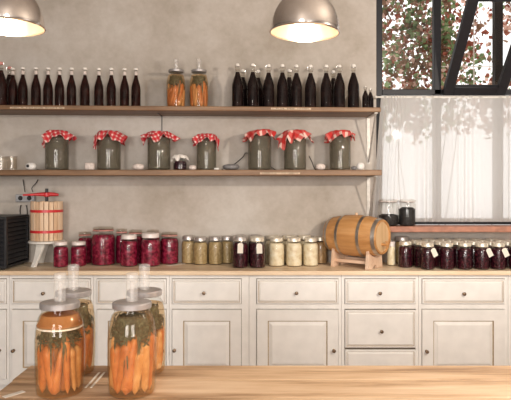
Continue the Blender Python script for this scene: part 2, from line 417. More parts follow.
vine('climbing_vine', 2.20, 0.16, 5.35, 2.0, 3.6, 850, (3.5,3,1.5,4), 0.045, 4, 'red leafed vine outside seen through the tilted window sash')
vine('climbing_vine', 2.66, 0.24, 5.35, 2.2, 3.6, 420, (1,3,6,1), 0.062, 5, 'green leafed vine outside the rightmost window bay')
vine('climbing_vine', 1.50, 0.42, 5.85, 1.95, 2.4, 120, (2,4,3,1), 0.085, 6, 'loose low vine outside, faintly seen through the left of the curtain')

# ------------------------------------------------------------------ base cabinets
CYF = 4.15
def fx(px): return (px-CX)*CYF/F
def fz(py): return CZ-(py-HY)*CYF/F
def knob(parent, px, py):
    M = Matrix.Translation(Vector((fx(px), CYF-0.012, fz(py)))-parent_loc(parent)) @ Matrix.Rotation(PI/2, 4, 'X')
    MB().lathe([(0.010,-0.004),(0.010,0.001),(0.005,0.004),(0.0045,0.014),(0.011,0.020),(0.013,0.026),(0.010,0.031),(0.002,0.033)], 16, M=M).build('knob', 'bronze', parent)
def parent_loc(o):
    v = Vector((0,0,0))
    while o: v += Vector(o.location); o = o.parent
    return v
def drawer(root, x0, x1, y0, y1, kn=None, name='drawer'):
    lo = Vector((fx(x0), CYF, fz(y1)))
    W = fx(x1)-fx(x0); H = fz(y0)-fz(y1)
    o = MB().rings(0, W, 0, H, 0, [(0.0,0.009,0),(0.003,0.012,0),(0.011,0.013,0),(0.0125,0.008,1),(0.0145,0.008,1),(0.024,0.0125,0),(0.0255,0.0140,0)], 0.02).build(name, ['cream_paint','glaze_paint'], root, loc=lo-Vector(root.location), smooth=20)
    if kn: knob(o, *kn)
def door(root, x0, x1, y0, y1, p0, p1, kn=None, ptop=321):
    lo = Vector((fx(x0), CYF, fz(y1))); W = fx(x1)-fx(x0); H = fz(y0)-fz(y1)
    ins = fz(y0)-fz(ptop)
    o = MB().rings(0, W, 0, H, 0, [(0.0,0.010,0),(0.002,0.012,0),(ins-0.004,0.012,0),(ins,0.003,1),(ins+0.0035,0.003,1),(ins+0.026,0.012,0),(ins+0.0275,0.0145,0)], 0.02).build('door', ['cream_paint','glaze_paint'], root, loc=lo-Vector(root.location), smooth=20)
    if kn: knob(o, *kn)
TOPZ = 0.905; CT = 0.032
def cabinet(b0, b1, opens, label):
    # carcass behind a face frame whose openings hold the drawers and doors
    x0, x1 = fx(b0), fx(b1); cz = TOPZ-CT
    root = empty('base_cabinet', (x0, CYF, 0)); tag(root, label, 'cabinet', 'cream kitchen base cabinets')
    W = x1-x0
    m = MB()
    m.box(0.001, W-0.001, 0.022, 0.43, 0.08, cz-0.001)       # carcass
    m.box(0.001, W-0.001, 0.05, 0.40, 0.0, 0.08)
    m.build('carcass', 'cream_paint', root)
    f = MB()
    o0, o1 = fx(opens[0])-x0, fx(opens[1])-x0
    f.box(0.001, o0-0.003, 0, 0.022, 0.08, cz-0.001); f.box(o1+0.003, W-0.001, 0, 0.022, 0.08, cz-0.001)
    f.box(o0-0.003, o1+0.003, 0, 0.022, fz(278.6)+0.002, cz-0.001)
    f.box(o0-0.003, o1+0.003, 0, 0.022, fz(309.2)+0.003, fz(303.8)-0.002)
    f.box(o0-0.003, o1+0.003, 0, 0.022, 0.08, 0.12)
    f.build('face_frame', 'cream_paint', root)
    s_ = MB().box(o0-0.003, o1+0.003, 0.019, 0.0215, 0.12, fz(278.6)+0.002)
    s_.build('backing_panel', 'seam_dark', root)
    return root
YB = HY+(CZ-0.123)*F/CYF
def std(b0, b1, a0, a1, dk, kn, label):
    r = cabinet(b0, b1, (a0, a1), label); drawer(r, a0, a1, 279, 303.6, dk); door(r, a0, a1, 309.5, YB, 0, 0, kn)
std(-84, 9.3, -78, 6.6, (-36, 292.6), (0.6, 349.8), 'cream cabinet cut by the left edge of the photo, below the black slatted box')
std(9.3, 93.5, 12.4, 90.5, (44.5, 292.8), (14.6, 349.8), 'cream cabinet below the wooden fruit press, behind the front left carrot jar')
std(93.5, 169.3, 97.3, 166.2, (131.5, 292.6), (163, 350), 'cream cabinet below the red beetroot jars, behind the right carrot jars')
std(169.3, 249, 172.4, 241.3, (204.2, 292.4), (174.8, 349.5), 'narrow cream cabinet just right of the carrot jars, knob at its door left edge')
std(249, 341.4, 256.8, 338.2, (296.2, 292.4), (333.4, 349.8), 'wide cream cabinet below the white pickle jars and left of the three-drawer unit')
r = cabinet(341.4, 418.5, (344.9, 415.4), 'cream cabinet with only drawers, below the small oak barrel')
drawer(r, 344.9, 415.4, 279, 303.6, (379.2, 292.6)); drawer(r, 344.9, 415.4, 310, 347.3, (380.8, 330.6)); drawer(r, 344.9, 415.4, 349.6, 386, (380.6, 369)); drawer(r, 344.9, 415.4, 388, YB, (380.6, 375+20+13))
std(418.5, 508, 421.9, 504.2, (462.8, 293.2), (425.8, 350.6), 'cream cabinet below the dark jam jars at the right, knob at its door left edge')
std(508, 601, 515.5, 597, (556, 292.6), (519, 350), 'cream cabinet cut by the right edge of the photo')
ct = MB().box(fx(-84)-0.01, fx(601)+0.01, 4.115, 4.598, TOPZ-CT, TOPZ)
tag(ct.build('countertop', 'counter_wood', bevel=0.006), 'long pale wooden countertop lying on the cream cabinets', 'countertop')

# ------------------------------------------------------------------ shelves, brackets
SYF = 4.27
ZU = CZ+(HY-107.3)*SYF/F; ZL = CZ+(HY-169.8)*SYF/F; TILT = 0.0085
def shelf(xr, z, t, label, tilt):
    x0 = (-60-CX)*SYF/F; x1 = (xr-CX)*SYF/F
    o = MB().box(x0-x1, 0, 0, WY-SYF-0.002, -t, 0).build('wall_shelf', 'shelf_wood', loc=(x1, SYF, z), rot=(0, tilt, 0), bevel=0.005)
    return tag(o, label, 'shelf', 'long brown wooden wall shelves')
US = shelf(381, ZU, 0.034, 'upper long brown wooden shelf on the wall, carrying the dark bottles', TILT*0.75)
LS = shelf(382, ZL, 0.042, 'lower long brown wooden shelf on the wall, carrying the cloth-topped jars', 0)
XR = (381-CX)*SYF/F
def zu(x): return ZU+math.sin(TILT*0.75)*(XR-x)
def bracket(x, ztop, label, slim=False):
    e = empty('shelf_bracket', (x, WY, ztop)); tag(e, label, 'bracket', 'metal shelf brackets')
    if slim:
        MB().box(-0.003, 0.003, -0.006, -0.0005, -0.16, 0.0).build('wall_plate', 'black_metal', e)
        MB().box(-0.003, 0.003, -0.20, -0.006, -0.005, 0.0).build('arm', 'black_metal', e); return
    MB().box(-0.012, 0.012, -0.006, 0, -0.37, 0.0).build('wall_plate', 'bracket_grey', e)
    MB().box(-0.012, 0.012, -0.30, -0.006, -0.006, 0.0).build('arm', 'bracket_grey', e)
    MB().tube([(0,-0.285,-0.006), (0,-0.012,-0.36)], 0.007, 8).build('strut', 'bracket_grey', e)
BX = (368.3-CX)*WY/F
bracket(BX, zu(BX)-0.035, 'grey triangular metal bracket under the right end of the upper shelf')
bracket(BX, ZL-0.043, 'grey triangular metal bracket under the right end of the lower shelf, behind the barrel')
bx = (162-CX)*WY/F
bracket(bx, zu(bx)-0.035, 'thin dark bracket under the upper shelf, behind the third cloth-topped jar', True)
# label strips on the shelf fronts
def strip(px0, px1, z, tilt, label):
    x0 = (px0-CX)*SYF/F; x1 = (px1-CX)*SYF/F; W = x1-x0
    e = empty('label_strip', (x0, SYF-0.0001, z)); e.rotation_euler = (0, tilt, 0)
    tag(e, label, 'label strip', 'pale label strips on the shelf fronts')
    MB().box(0, W, -0.0014, 0, -0.0065, 0.0065).build('paper_strip', 'old_paper', e)
    m = MB(); x = 0.010; R_ = random.Random(int(px0))
    while x < W-0.014:
        ww = R_.uniform(0.004, 0.008)
        if R_.random() > 0.18: m.box(x, x+ww*0.35, -0.0019, -0.0014, -0.005, 0.005); m.box(x, x+ww*0.8, -0.0019, -0.0014, R_.choice((-0.005, -0.001, 0.0035)), R_.choice((0.005,0.0048)) if False else 0.005)
        x += ww+0.004
    tag(m.build('small_print', 'ink', e), kind='stuff')
zs = lambda px: zu((px-CX)*SYF/F)
strip(10, 64.5, zs(37)-0.019, TILT*0.75, 'pale label strip on the upper shelf edge below the small bottles at left')
strip(271, 311, zs(290)-0.014, TILT*0.75, 'pale label strip on the upper shelf edge below the large swing-top bottles')
strip(260, 300, ZL-0.026, 0, 'pale label strip on the lower shelf edge below the fifth cloth-topped jar')

# ------------------------------------------------------------------ bottles
def small_bottle():
    e = empty('syrup_bottle'); tag(e, '', 'bottle')
    P = [(0.033,0),(0.0365,0.004),(0.0365,0.135),(0.034,0.160),(0.025,0.195),(0.016,0.225),(0.0135,0.245),(0.0125,0.275),(0.0145,0.279),(0.0145,0.289),(0.012,0.291)]
    MB().lathe(P, 20).build('bottle_glass', 'bottle_glass', e)
    Q = [(0.031,0.003),(0.0348,0.007),(0.0348,0.134),(0.0325,0.159),(0.0237,0.194),(0.0148,0.224),(0.0123,0.240),(0.0123,0.242)]
    MB().lathe(Q, 20).build('syrup', 'syrup', e)
    c = MB().lathe([(0.0165,0.283),(0.0175,0.285),(0.016,0.297),(0.010,0.300)], 20); c.build('bottle_cap', 'ceramic_white', e)
    n = MB().lathe([(0.0139,0.246),(0.0133,0.272)], 20, cap0=False, cap1=False); n.build('neck_sleeve', 'stone_pale', e)
    return e
SB = Kind(small_bottle())
xs = [12.3, 23.2, 36.4, 48.2, 59.6, 71.6, 85.2, 98.7, 111.5, 124.4, 136.0]
ordn = ['leftmost','second','third','fourth','fifth','sixth','seventh','eighth','ninth','tenth','rightmost']
YB2 = 4.375
for i, px in enumerate(xs):
    x = (px-CX)*YB2/F
    SB.put((x, YB2+(0.012 if i == 0 else rnd.uniform(-0.008,0.008)), zu(x)+0.001), rnd.uniform(0,6), label='%s of the row of small dark bottles with white caps on the upper shelf' % ordn[i] if i in (0,10) else '%s small dark white-capped bottle from the left on the upper shelf' % ordn[i], group='small dark white-capped bottles on the upper shelf')
def swing_bottle(name, stop, hh=0.335, rr=0.045, cont='elixir'):
    e = empty(name); tag(e, '', 'bottle'); k = rr/0.045; s_ = hh/0.335
    P = [(0.041,0),(0.045,0.005),(0.045,0.160),(0.043,0.180),(0.032,0.220),(0.021,0.250),(0.0165,0.270),(0.0155,0.298),(0.018,0.302),(0.018,0.312),(0.015,0.314)]
    P = [(a*k, b*s_) for a, b in P]
    MB().lathe(P, 22).build('bottle_glass', 'bottle_glass', e)
    Q = [(0.039,0.004),(0.0432,0.008),(0.0432,0.159),(0.0412,0.179),(0.0302,0.219),(0.0195,0.249),(0.015,0.268),(0.0148,0.270)]
    MB().lathe([(a*k, b*s_) for a, b in Q], 22).build('liquid', cont, e)
    MB().lathe([(a*k, b*s_) for a, b in [(0.012,0.312),(0.0155,0.314),(0.0165,0.322),(0.014,0.332),(0.006,0.336)]], 18).build('stopper', stop, e)
    w_ = MB()
    for sx in (-1, 1):
        w_.tube([(sx*0.017*k,0,0.285*s_),(sx*0.023*k,0.003,0.300*s_),(sx*0.020*k,0.0,0.322*s_),(sx*0.010*k,0,0.334*s_)], 0.0016, 6)
    w_.tube([(0.018*k*math.cos(a*PI/8), 0.018*k*math.sin(a*PI/8), 0.285*s_) for a in range(17)], 0.0014, 6)
    w_.build('wire_bail', 'steel', e)
    return e
BB = Kind(swing_bottle('swing_top_bottle', 'ceramic_white'))
big = [(237.6,4.35,1.0,'leftmost of the front row of large dark swing-top bottles on the upper shelf'),
       (252.8,4.35,1.0,'second large dark swing-top bottle from the left in the front row'),
       (268.6,4.35,0.985,'third large dark swing-top bottle from the left in the front row'),
       (282.4,4.35,0.99,'fourth large dark swing-top bottle from the left in the front row'),
       (296.4,4.35,0.98,'fifth large dark swing-top bottle from the left, just above the label strip end'),
       (310.5,4.35,0.98,'sixth large dark swing-top bottle from the left, standing a little apart'),
       (326.2,4.35,0.985,'third large dark swing-top bottle from the right in the front row'),
       (339.4,4.35,0.985,'second large dark swing-top bottle from the right in the front row'),
       (353.4,4.35,1.0,'rightmost large dark swing-top bottle, beside two tiny bottles'),
       (242.8,4.50,0.96,'dark swing-top bottle hidden behind and right of the leftmost large one'),
       (258.2,4.50,0.95,'dark swing-top bottle hidden behind the second large one'),
       (289.2,4.50,0.97,'dark swing-top bottle showing in the gap between the fourth and fifth large ones'),
       (333.3,4.50,0.95,'dark swing-top bottle showing behind the two large ones near the right')]
for px, Y, s_, lab in big:
    x = (px-CX)*Y/F
    BB.put((x, Y, zu(x)+0.001), rnd.uniform(-0.5,0.5), (0.98, 0.98, s_), label=lab, group='large dark swing-top bottles on the upper shelf')
TB = Kind(swing_bottle('swing_top_bottle', 'ceramic_white', 0.172, 0.025))
for px, Y, s_, lab in ((365.4,4.36,1.0,'tiny dark swing-top bottle beside the rightmost large bottle'), (370.4,4.42,0.98,'tiny dark bottle at the very right end of the upper shelf')):
    x = (px-CX)*Y/F; TB.put((x, Y, zu(x)+0.001), 0.4, (1,1,s_), label=lab, group='tiny dark bottles at the right end of the upper shelf')
RB = Kind(swing_bottle('swing_top_bottle', 'pink_stopper', 0.335, 0.045, 'syrup'))
for px, Y, lab in ((1.0,4.345,'large dark swing-top bottle with reddish stopper at the left edge of the photo'), (9.5,4.51,'large dark bottle with reddish stopper, behind the leftmost small bottle')):
    x = (px-CX)*Y/F; RB.put((x, Y, zu(x)+0.001), 0.3, label=lab, group='large dark bottles with reddish stoppers')

# ------------------------------------------------------------------ carrot jars
def jar_prof(R, H, nr):       # shoulders and neck of a tall preserving jar
    return [(R*0.86,0),(R*0.93,0.004),(R*0.955,0.016),(R*0.985,0.20*H),(R,0.42*H),(R*0.995,0.58*H),(R*0.965,0.69*H),(R*0.905,0.78*H),(R*0.83,0.85*H),(nr+0.001,0.885*H),(nr,0.90*H),(nr,0.985*H)]
def frond(m, base, d, ln, R_, spread=0.5):
    p = Vector(base); pts = [p]
    dd = Vector(d).normalized()
    for i in range(6):
        dd = (dd+Vector((R_.uniform(-1,1),R_.uniform(-1,1),R_.uniform(-1,1)))*0.18).normalized()
        p = p+dd*ln/6; pts.append(p)
    m.tube(pts, 0.0011, 4)
    for q in pts[1:]:
        for k in range(5):
            v = (dd+Vector((R_.uniform(-1,1),R_.uniform(-1,1),R_.uniform(-1,1)))*1.1).normalized()*ln*0.17
            m.tube([q, q+v*0.5+Vector((0,0,0.001)), q+v], [0.0010,0.0009,0.0004], 3)
JH = [0.28]
def clampr(m, R0, z0, z1):
    for i, v in enumerate(m.v):
        r = math.hypot(v.x, v.y); q = v.z/JH[0]
        R = R0*(1 if q < 0.62 else max(0.70, 1-(q-0.62)*0.80))
        if r > R: m.v[i] = Vector((v.x*R/r, v.y*R/r, v.z))
        m.v[i].z = min(max(m.v[i].z, z0), z1)
def carrot_jar(loc, H, R, seed, label, carlab, brine_top, carrot_top, amber, lidm, weight=None, foam=False, slant=0.0, sc=1.0, light=0.5, rz=0.0):
    R_ = random.Random(seed); JH[0] = H
    e = empty('carrot_jar', loc, rz); tag(e, label, 'jar')
    nr = R*0.725
    body = MB().lathe(jar_prof(R, H, nr), 40, cap1=False)
    body.build('jar_glass', 'clear_glass', e)
    # screw thread ring of the neck
    MB().lathe([(nr+0.001,0.92*H),(nr+0.0035,0.925*H),(nr+0.0035,0.932*H),(nr+0.001,0.937*H)], 40, cap0=False, cap1=False).build('neck_ring', 'clear_glass', e)
    pr = [(a-0.003, b) for a, b in jar_prof(R, H, nr)]; pr[0] = (R*0.84, 0.004)
    top = brine_top*H; cut = [p for p in pr if p[1] < top]
    a, b = cut[-1], [p for p in pr if p[1] >= top][0]; t = (top-a[1])/(b[1]-a[1]); cut.append((a[0]+(b[0]-a[0])*t, top))
    MB().lathe(cut, 40).build('brine', 'amber_brine' if amber != 'brown' else 'amber_brine', e)
    if foam:
        fz_ = foam*H
        rr = R*0.925
        MB().lathe([(rr-0.004,fz_),(rr,fz_+0.002),(rr-0.002,fz_+0.006),(rr-0.006,fz_+0.007)], 32).build('weight_disc', 'foam', e)
        # cloudy brine that stands above the disc
        hi = [(x_-0.004, z_) for x_, z_ in cut if z_ > fz_+0.012]; hi = [(R*0.915, fz_+0.010)]+[q for q in hi if q[0] < R*0.915+0.001]
        hi[-1] = (hi[-1][0], top-0.002)
        MB().lathe(hi, 36).build('cloudy_brine', 'brown_brine', e)
    # lid
    lr = nr+0.005; zt = H
    MB().lathe([(lr-0.003,zt-0.020),(lr,zt-0.018),(lr+0.0005,zt-0.004),(lr-0.002,zt-0.001),(lr-0.006,zt),(lr-0.012,zt-0.0015),(0.012,zt-0.001)], 40).build('lid', lidm, e)
    # airlock on the lid
    ar = MB().lathe([(0.0165,zt+0.001),(0.0175,zt+0.003),(0.0175,zt+0.066),(0.0190,zt+0.068),(0.0190,zt+0.082),(0.0175,zt+0.086),(0.009,zt+0.088)], 24)
    al = ar.build('airlock', 'frosted_plastic', e)
    MB().lathe([(0.006,zt+0.0),(0.006,zt+0.060)], 12).build('airlock_tube', 'frosted_plastic', al)
    # herbs
    ct_ = carrot_top*H
    m = MB()
    cap = foam*H-0.002 if foam else top-0.004
    nf = 90 if sc == 1 else 34
    for k in range(nf):
        a = R_.uniform(0, 2*PI); r = R*0.82*math.sqrt(R_.uniform(0.15,1))
        z = R_.uniform(ct_-0.02, cap-0.03)
        frond(m, (r*math.cos(a), r*math.sin(a), z), (R_.uniform(-1,1), R_.uniform(-1,1), R_.uniform(-0.4,0.8)), R_.uniform(0.04,0.07), R_)
    for a in (-2.2, -1.65, -1.05, 0.4, 2.0):       # bundles reaching down among the carrots
        a -= rz
        for q in range(6):
            da = R_.uniform(-0.10,0.10); dz = R_.uniform(0.35,0.85)
            m.tube([(R*0.88*math.cos(a+da), R*0.88*math.sin(a+da), ct_+0.015), (R*0.92*math.cos(a+da*0.6), R*0.92*math.sin(a+da*0.6), ct_*0.85), (R*0.92*math.cos(a+da*1.3), R*0.92*math.sin(a+da*1.3), ct_*dz)], [0.0022,0.0018,0.0006], 4)
    clampr(m, R*0.90, 0.01, cap)
    # dark leafy core so the herbs read as a dense wad
    core = MB(); n1, n2 = 28, 10; b0 = 0
    for j in range(n2+1):
        z = ct_-0.012+(cap-0.006-ct_+0.012)*j/n2
        for i in range(n1):
            rr = R*(0.78-0.16*j/n2)*(0.9+0.14*R_.random()); aa = 2*PI*i/n1
            core.v.append(Vector((rr*math.cos(aa), rr*math.sin(aa), z+R_.uniform(-0.003,0.003))))
    for j in range(n2):
        for i in range(n1): core.quad_ids([j*n1+i, j*n1+(i+1)%n1, (j+1)*n1+(i+1)%n1, (j+1)*n1+i])
    core.quad_ids([n2*n1+i for i in range(n1)]); core.quad_ids([i for i in reversed(range(n1))])
    bb = len(m.v); m.v += core.v; m.f += [[q+bb for q in f] for f in core.f]; m.m += core.m
    h = m.build('dill_sprigs', 'dill', loc=loc, smooth=60); h.rotation_euler.z = rz
    tag(h, 'dark green dill packed inside the '+carlab, 'dill', 'dill in the carrot jars', 'stuff')
    # carrots standing around the glass and in the middle
    spots = []
    nc = 14
    for i in range(nc):
        a = 2*PI*i/nc + R_.uniform(-0.08, 0.08); spots.append((a, R*0.72, 0))
    for i in range(5): spots.append((2*PI*i/5+0.5, R*0.36, 1))
    names_ = []
    for i, (a, r, inner) in enumerate(spots):
        hz = ct_*R_.uniform(0.72, 1.08); w_ = R_.uniform(0.0130, 0.0190)*(R/0.075)
        tip_up = R_.random() < 0.35
        lean = slant+R_.uniform(-0.38, 0.38)
        pts = []; rs = []
        kz = 10
        bow = R_.uniform(-0.004, 0.004)
        for j in range(kz+1):
            t = j/kz; z = 0.010+ (hz-0.010)*t
            aa = a+lean*(t-0.5)*1.3
            rr = r+bow*math.sin(PI*t)
            pts.append((rr*math.cos(aa), rr*math.sin(aa), z))
            u = 1-t if not tip_up else t
            taper = 0.50+0.50*min(1, (1-u)*1.25+0.05)
            endr = min(1, math.sqrt(max(0.0, min(t, 1-t))/0.07+0.02))
            rs.append(w_*taper*endr*(1+0.04*math.sin(j*2.3+i)))
        cm = MB().tube(pts, rs, 12)
        clampr(cm, R*0.93, 0.006, ct_*1.1)
        front = math.sin(a+rz) < -0.25 and not inner
        o = cm.build('carrot', 'carrot_light' if R_.random() < light else 'carrot', loc=loc, smooth=60); o.rotation_euler.z = rz
        if not front: lb = 'orange carrot at the back or middle of the '+carlab
        else: names_.append((math.cos(a+rz), o)); lb = ''
        tag(o, lb, 'carrot', 'carrots in the '+carlab)
    names_.sort(key=lambda q: q[0]); on = ['leftmost','second','third','fourth','fifth','sixth','seventh','eighth']
    for q, (_, o) in enumerate(names_):
        o['label'] = ('%s carrot from the left at the front of the %s' % (on[q], carlab)) if q else 'leftmost carrot at the front of the '+carlab
TZ = 0.87
def tp(px, Y): return (((px-CX)*Y/F), Y, TZ+0.001)
carrot_jar(tp(60, 1.77), 0.280, 0.075, 3, 'tall jar of carrots with orange-brown brine, nearest left on the wooden table', 'front left carrot jar', 0.87, 0.67, 'amber', 'lid_brushed', foam=0.715, light=0.35)
carrot_jar(tp(132, 1.77), 0.280, 0.075, 11, 'tall jar of carrots topped with dark dill, nearest right on the wooden table', 'front right carrot jar', 0.87, 0.66, 'clear', 'lid_brushed', slant=0.25, light=0.45, rz=0.3)
carrot_jar(tp(73.5, 1.967), 0.280, 0.075, 21, 'jar of carrots half hidden behind the nearest left carrot jar', 'back left carrot jar', 0.85, 0.60, 'amber', 'lid_brushed', light=0.1, rz=0.9)
carrot_jar(tp(144.5, 1.975), 0.280, 0.075, 31, 'jar of carrots half hidden behind the nearest right carrot jar', 'back right carrot jar', 0.83, 0.58, 'amber', 'lid_brushed', light=0.8, rz=0.5)
for px, sd, sl, lab, cl in ((176, 41, 0.75, 'carrot jar with slanting carrots on the upper shelf, left of its twin', 'left carrot jar on the shelf'), (199, 51, 0.1, 'carrot jar with upright carrots on the upper shelf, right of its twin', 'right carrot jar on the shelf')):
    x = (px-CX)*4.41/F
    carrot_jar((x, 4.41, zu(x)+0.001), 0.296, 0.074, sd, lab, cl, 0.86, 0.66, 'amber', 'lid_brushed', slant=sl, sc=0.5, light=0.3)

# ------------------------------------------------------------------ cloth-topped jars
def cloth_cover(R, zt, side, seed, mat, drop=0.05, rotk=0.0, flare=0.6, corner=None, parent=None, tilt=0.0):
    R_ = random.Random(seed); n = 44; m = MB(); uv = []
    p1, p2, p3 = R_.uniform(0,6), R_.uniform(0,6), R_.uniform(0,6)
    rt = R+0.006
    for j in range(n+1):
        for i in range(n+1):
            u = (i/n-0.5)*side; v = (j/n-0.5)*side
            r = math.hypot(u, v); a = math.atan2(v, u)
            if r < rt: x, y, z = u, v, zt+0.004+0.004*math.sin(u*90+p1)*math.sin(v*80+p2)+0.006*(1-(r/rt)**2)
            else:
                d = r-rt
                ruf = math.sin(a*7+p1)*0.5+math.sin(a*11+p2)*0.35
                out = flare*(1+0.5*ruf)
                dn = math.sqrt(max(0.05, 1-min(0.95, out*out*0.6)))
                if corner is not None:
                    dc = math.cos(a-corner)
                    if dc > 0.75: dn *= 1+1.1*(dc-0.75)/0.25; out *= 0.7
                rr = rt+d*out*0.72; x, y = rr*math.cos(a), rr*math.sin(a)
                z = zt+0.004-d*dn*(1-0.25*math.exp(-d/0.01)) + 0.003*math.sin(a*17+p3)
            x += tilt*0; z += tilt*x
            c, s_ = math.cos(rotk), math.sin(rotk)
            m.v.append(Vector((x*c-y*s_, x*s_+y*c, z))); uv.append((i/n, j/n))
    for j in range(n):
        for i in range(n):
            q = j*(n+1)+i; m.quad_ids([q, q+1, q+n+2, q+n+1])
    o = m.build('cloth_cover', mat, parent, smooth=None)
    me = o.data; ul = me.uv_layers.new(name='UVMap')
    for lp in me.loops: ul.data[lp.index].uv = uv[lp.vertex_index]
    md = o.modifiers.new('thick', 'SOLIDIFY'); md.thickness = 0.0015
    return o
def cloth_jar(px, py_base, Wpx, toppy, cpx, mat, label, seed, corner=None, side=None, Y=4.41, rotk=0.4, tilt=0.0):
    R = Wpx/2*Y/F; H = (HY-toppy)*Y/F+CZ-ZL-0.010
    e = empty('cloth_topped_jar', ((px-CX)*Y/F, Y, ZL+0.001)); tag(e, label, 'jar', 'cloth-topped jars on the lower shelf')
    MB().lathe([(R*0.92,0),(R*0.985,0.004),(R,0.015),(R,H*0.80),(R*0.96,H*0.87),(R*0.80,H*0.93),(R*0.78,H*0.985)], 36).build('jar_glass', 'old_glass', e)
    MB().lathe([(R*0.88,0.008),(R*0.96,0.012),(R*0.965,H*0.80),(R*0.92,H*0.86)], 36).build('cloudy_liquid', 'murky_brine', e)
    # raised emblem on the front of the glass
    em = MB(); g = Matrix.Translation((-R*0.12, -R*1.0, 0))
    for (x_, z_, s_) in ((0,0.052,1),(-0.006,0.036,0.8),(0.008,0.032,0.8),(0.001,0.068,0.5),(0.016,0.026,0.5)):
        em.lathe([(0.0005,-0.0022),(0.006*s_,0),(0.0005,0.0022)], 8, M=g @ Matrix.Translation((x_, -0.0005, z_)) @ Matrix.Rotation(PI/2, 4, 'X') @ Matrix.Diagonal((1,1.5,1,1)))
    em.build('raised_emblem', 'old_glass', e)
    cloth_cover(R*0.82, H, side or cpx*Y/F*1.18, seed, MATS[mat].name, rotk=rotk, corner=corner, parent=e, tilt=tilt, flare=0.85)
    MB().lathe([(R*0.80,H*0.935),(R*0.845,H*0.94),(R*0.845,H*0.955),(R*0.80,H*0.96)], 24).build('lid_rim', 'lid_steel', e)
    return e
cloth_jar(57, 169, 23, 130.5, 31, 'gingham_fine', 'leftmost cloth-topped jar on the lower shelf, fine red and white gingham', 1, rotk=0.5, corner=3.0)
cloth_jar(109, 169, 23.5, 131, 33, 'gingham_fine', 'second cloth-topped jar from the left on the lower shelf, beside a small pale stone block', 2, rotk=0.1, corner=3.4)
cloth_jar(159, 169, 23, 131.5, 30, 'gingham_fine', 'third cloth-topped jar from the left, just left of the tiny dark jar', 3, rotk=0.7)
cloth_jar(206.5, 169, 20, 134, 29, 'gingham_fine', 'narrower cloth-topped jar with gingham hanging long down its right side', 4, rotk=0.2, corner=-0.35, side=0.25)
cloth_jar(259.5, 169, 23.5, 130, 29, 'gingham_wide', 'fifth cloth-topped jar from the left, above the lower label strip', 5, rotk=0.25, tilt=0.10)
cloth_jar(295, 169, 22.5, 130, 32, 'gingham_wide', 'second cloth-topped jar from the right on the lower shelf, striped red and white cloth', 6, rotk=0.95, corner=2.9, tilt=0.05)
cloth_jar(340, 169, 21.5, 130.5, 29, 'gingham_wide', 'rightmost cloth-topped jar on the lower shelf', 7, rotk=0.05, tilt=0.04)

# small things on the lower shelf
def pebble(px, w_, h_, mat, name, label, Y=4.36, seed=0, cat='stone', box=False):
    R_ = random.Random(seed); m = MB(); n1, n2 = 16, 10
    W = w_*Y/F; H = h_*Y/F
    for j in range(n2+1):
        ph = PI*j/n2
        for i in range(n1):
            th = 2*PI*i/n1; e_ = 0.45 if box else 0.85
            f = lambda t: math.copysign(abs(t)**e_, t)
            k = 1+R_.uniform(-0.04,0.04)
            m.v.append(Vector((W/2*f(math.cos(th))*f(math.sin(ph))*k, W*0.4*f(math.sin(th))*f(math.sin(ph))*k, H/2-H/2*f(math.cos(ph)))))
    for j in range(n2):
        for i in range(n1): m.quad_ids([j*n1+i, j*n1+(i+1)%n1, (j+1)*n1+(i+1)%n1, (j+1)*n1+i])
    return tag(m.build(name, mat, loc=((px-CX)*Y/F, Y, ZL+0.001), smooth=50), label, cat)
def tumbler(px, label, Y):
    e = empty('glass_tumbler', ((px-CX)*Y/F, Y, ZL+0.001)); tag(e, label, 'glass', 'clear glass tumblers on the lower shelf')
    MB().lathe([(0.032,0),(0.036,0.003),(0.038,0.105),(0.0365,0.106),(0.0345,0.012),(0.001,0.010)], 28).build('glass_wall', 'old_glass', e)
    MB().lathe([(0.0375,0.100),(0.0390,0.102),(0.0390,0.106),(0.0370,0.107)], 28, cap0=False, cap1=False).build('rim', 'frosted_plastic', e)
tumbler(1.5, 'clear glass tumbler at the left edge of the photo on the lower shelf', 4.38)
tumbler(12, 'clear glass tumbler on the lower shelf, second from the left edge', 4.38)
p = pebble(31, 10.5, 7.5, 'stone_white', 'white_pot', 'small white rounded pot with a dark round hole, left of the leftmost cloth-topped jar', seed=3, cat='pot')
MB().lathe([(0.010,-0.002),(0.012,0.0),(0.009,0.003),(0.001,0.002)], 14, M=Matrix.Translation((-0.012,-0.033,0.030)) @ Matrix.Rotation(PI/2,4,'X')).build('dark_hole', 'black_rubber', p)
pebble(90, 10, 7.5, 'stone_pale', 'stone_block', 'small pale stone block beside the second cloth-topped jar', seed=4, box=True)
pebble(138.5, 11.5, 6.5, 'stone_pale', 'pebble', 'pinkish pale pebble left of the third cloth-topped jar', seed=5)
pebble(192.5, 8, 5, 'stone_pale', 'pebble', 'small beige pebble between the tiny dark jar and the narrow jar', seed=6)
pebble(216.5, 5.5, 2.4, 'stone_white', 'pebble', 'flat white pebble just right of the narrow cloth-topped jar', seed=7)
pebble(231, 17, 6, 'stone_grey', 'pebble', 'flat dark grey stone with a black cable, left of the fifth cloth-topped jar', seed=8)
pebble(320.5, 10, 6.5, 'stone_pale', 'pebble', 'pinkish pebble left of the rightmost cloth-topped jar', seed=9)
pebble(360.5, 8, 7.5, 'stone_white', 'white_ball', 'small round white ball at the right end of the lower shelf', seed=10, cat='ball')
pebble(354, 6, 4, 'stone_grey', 'pebble', 'small dark pebble touching the white ball', seed=11)
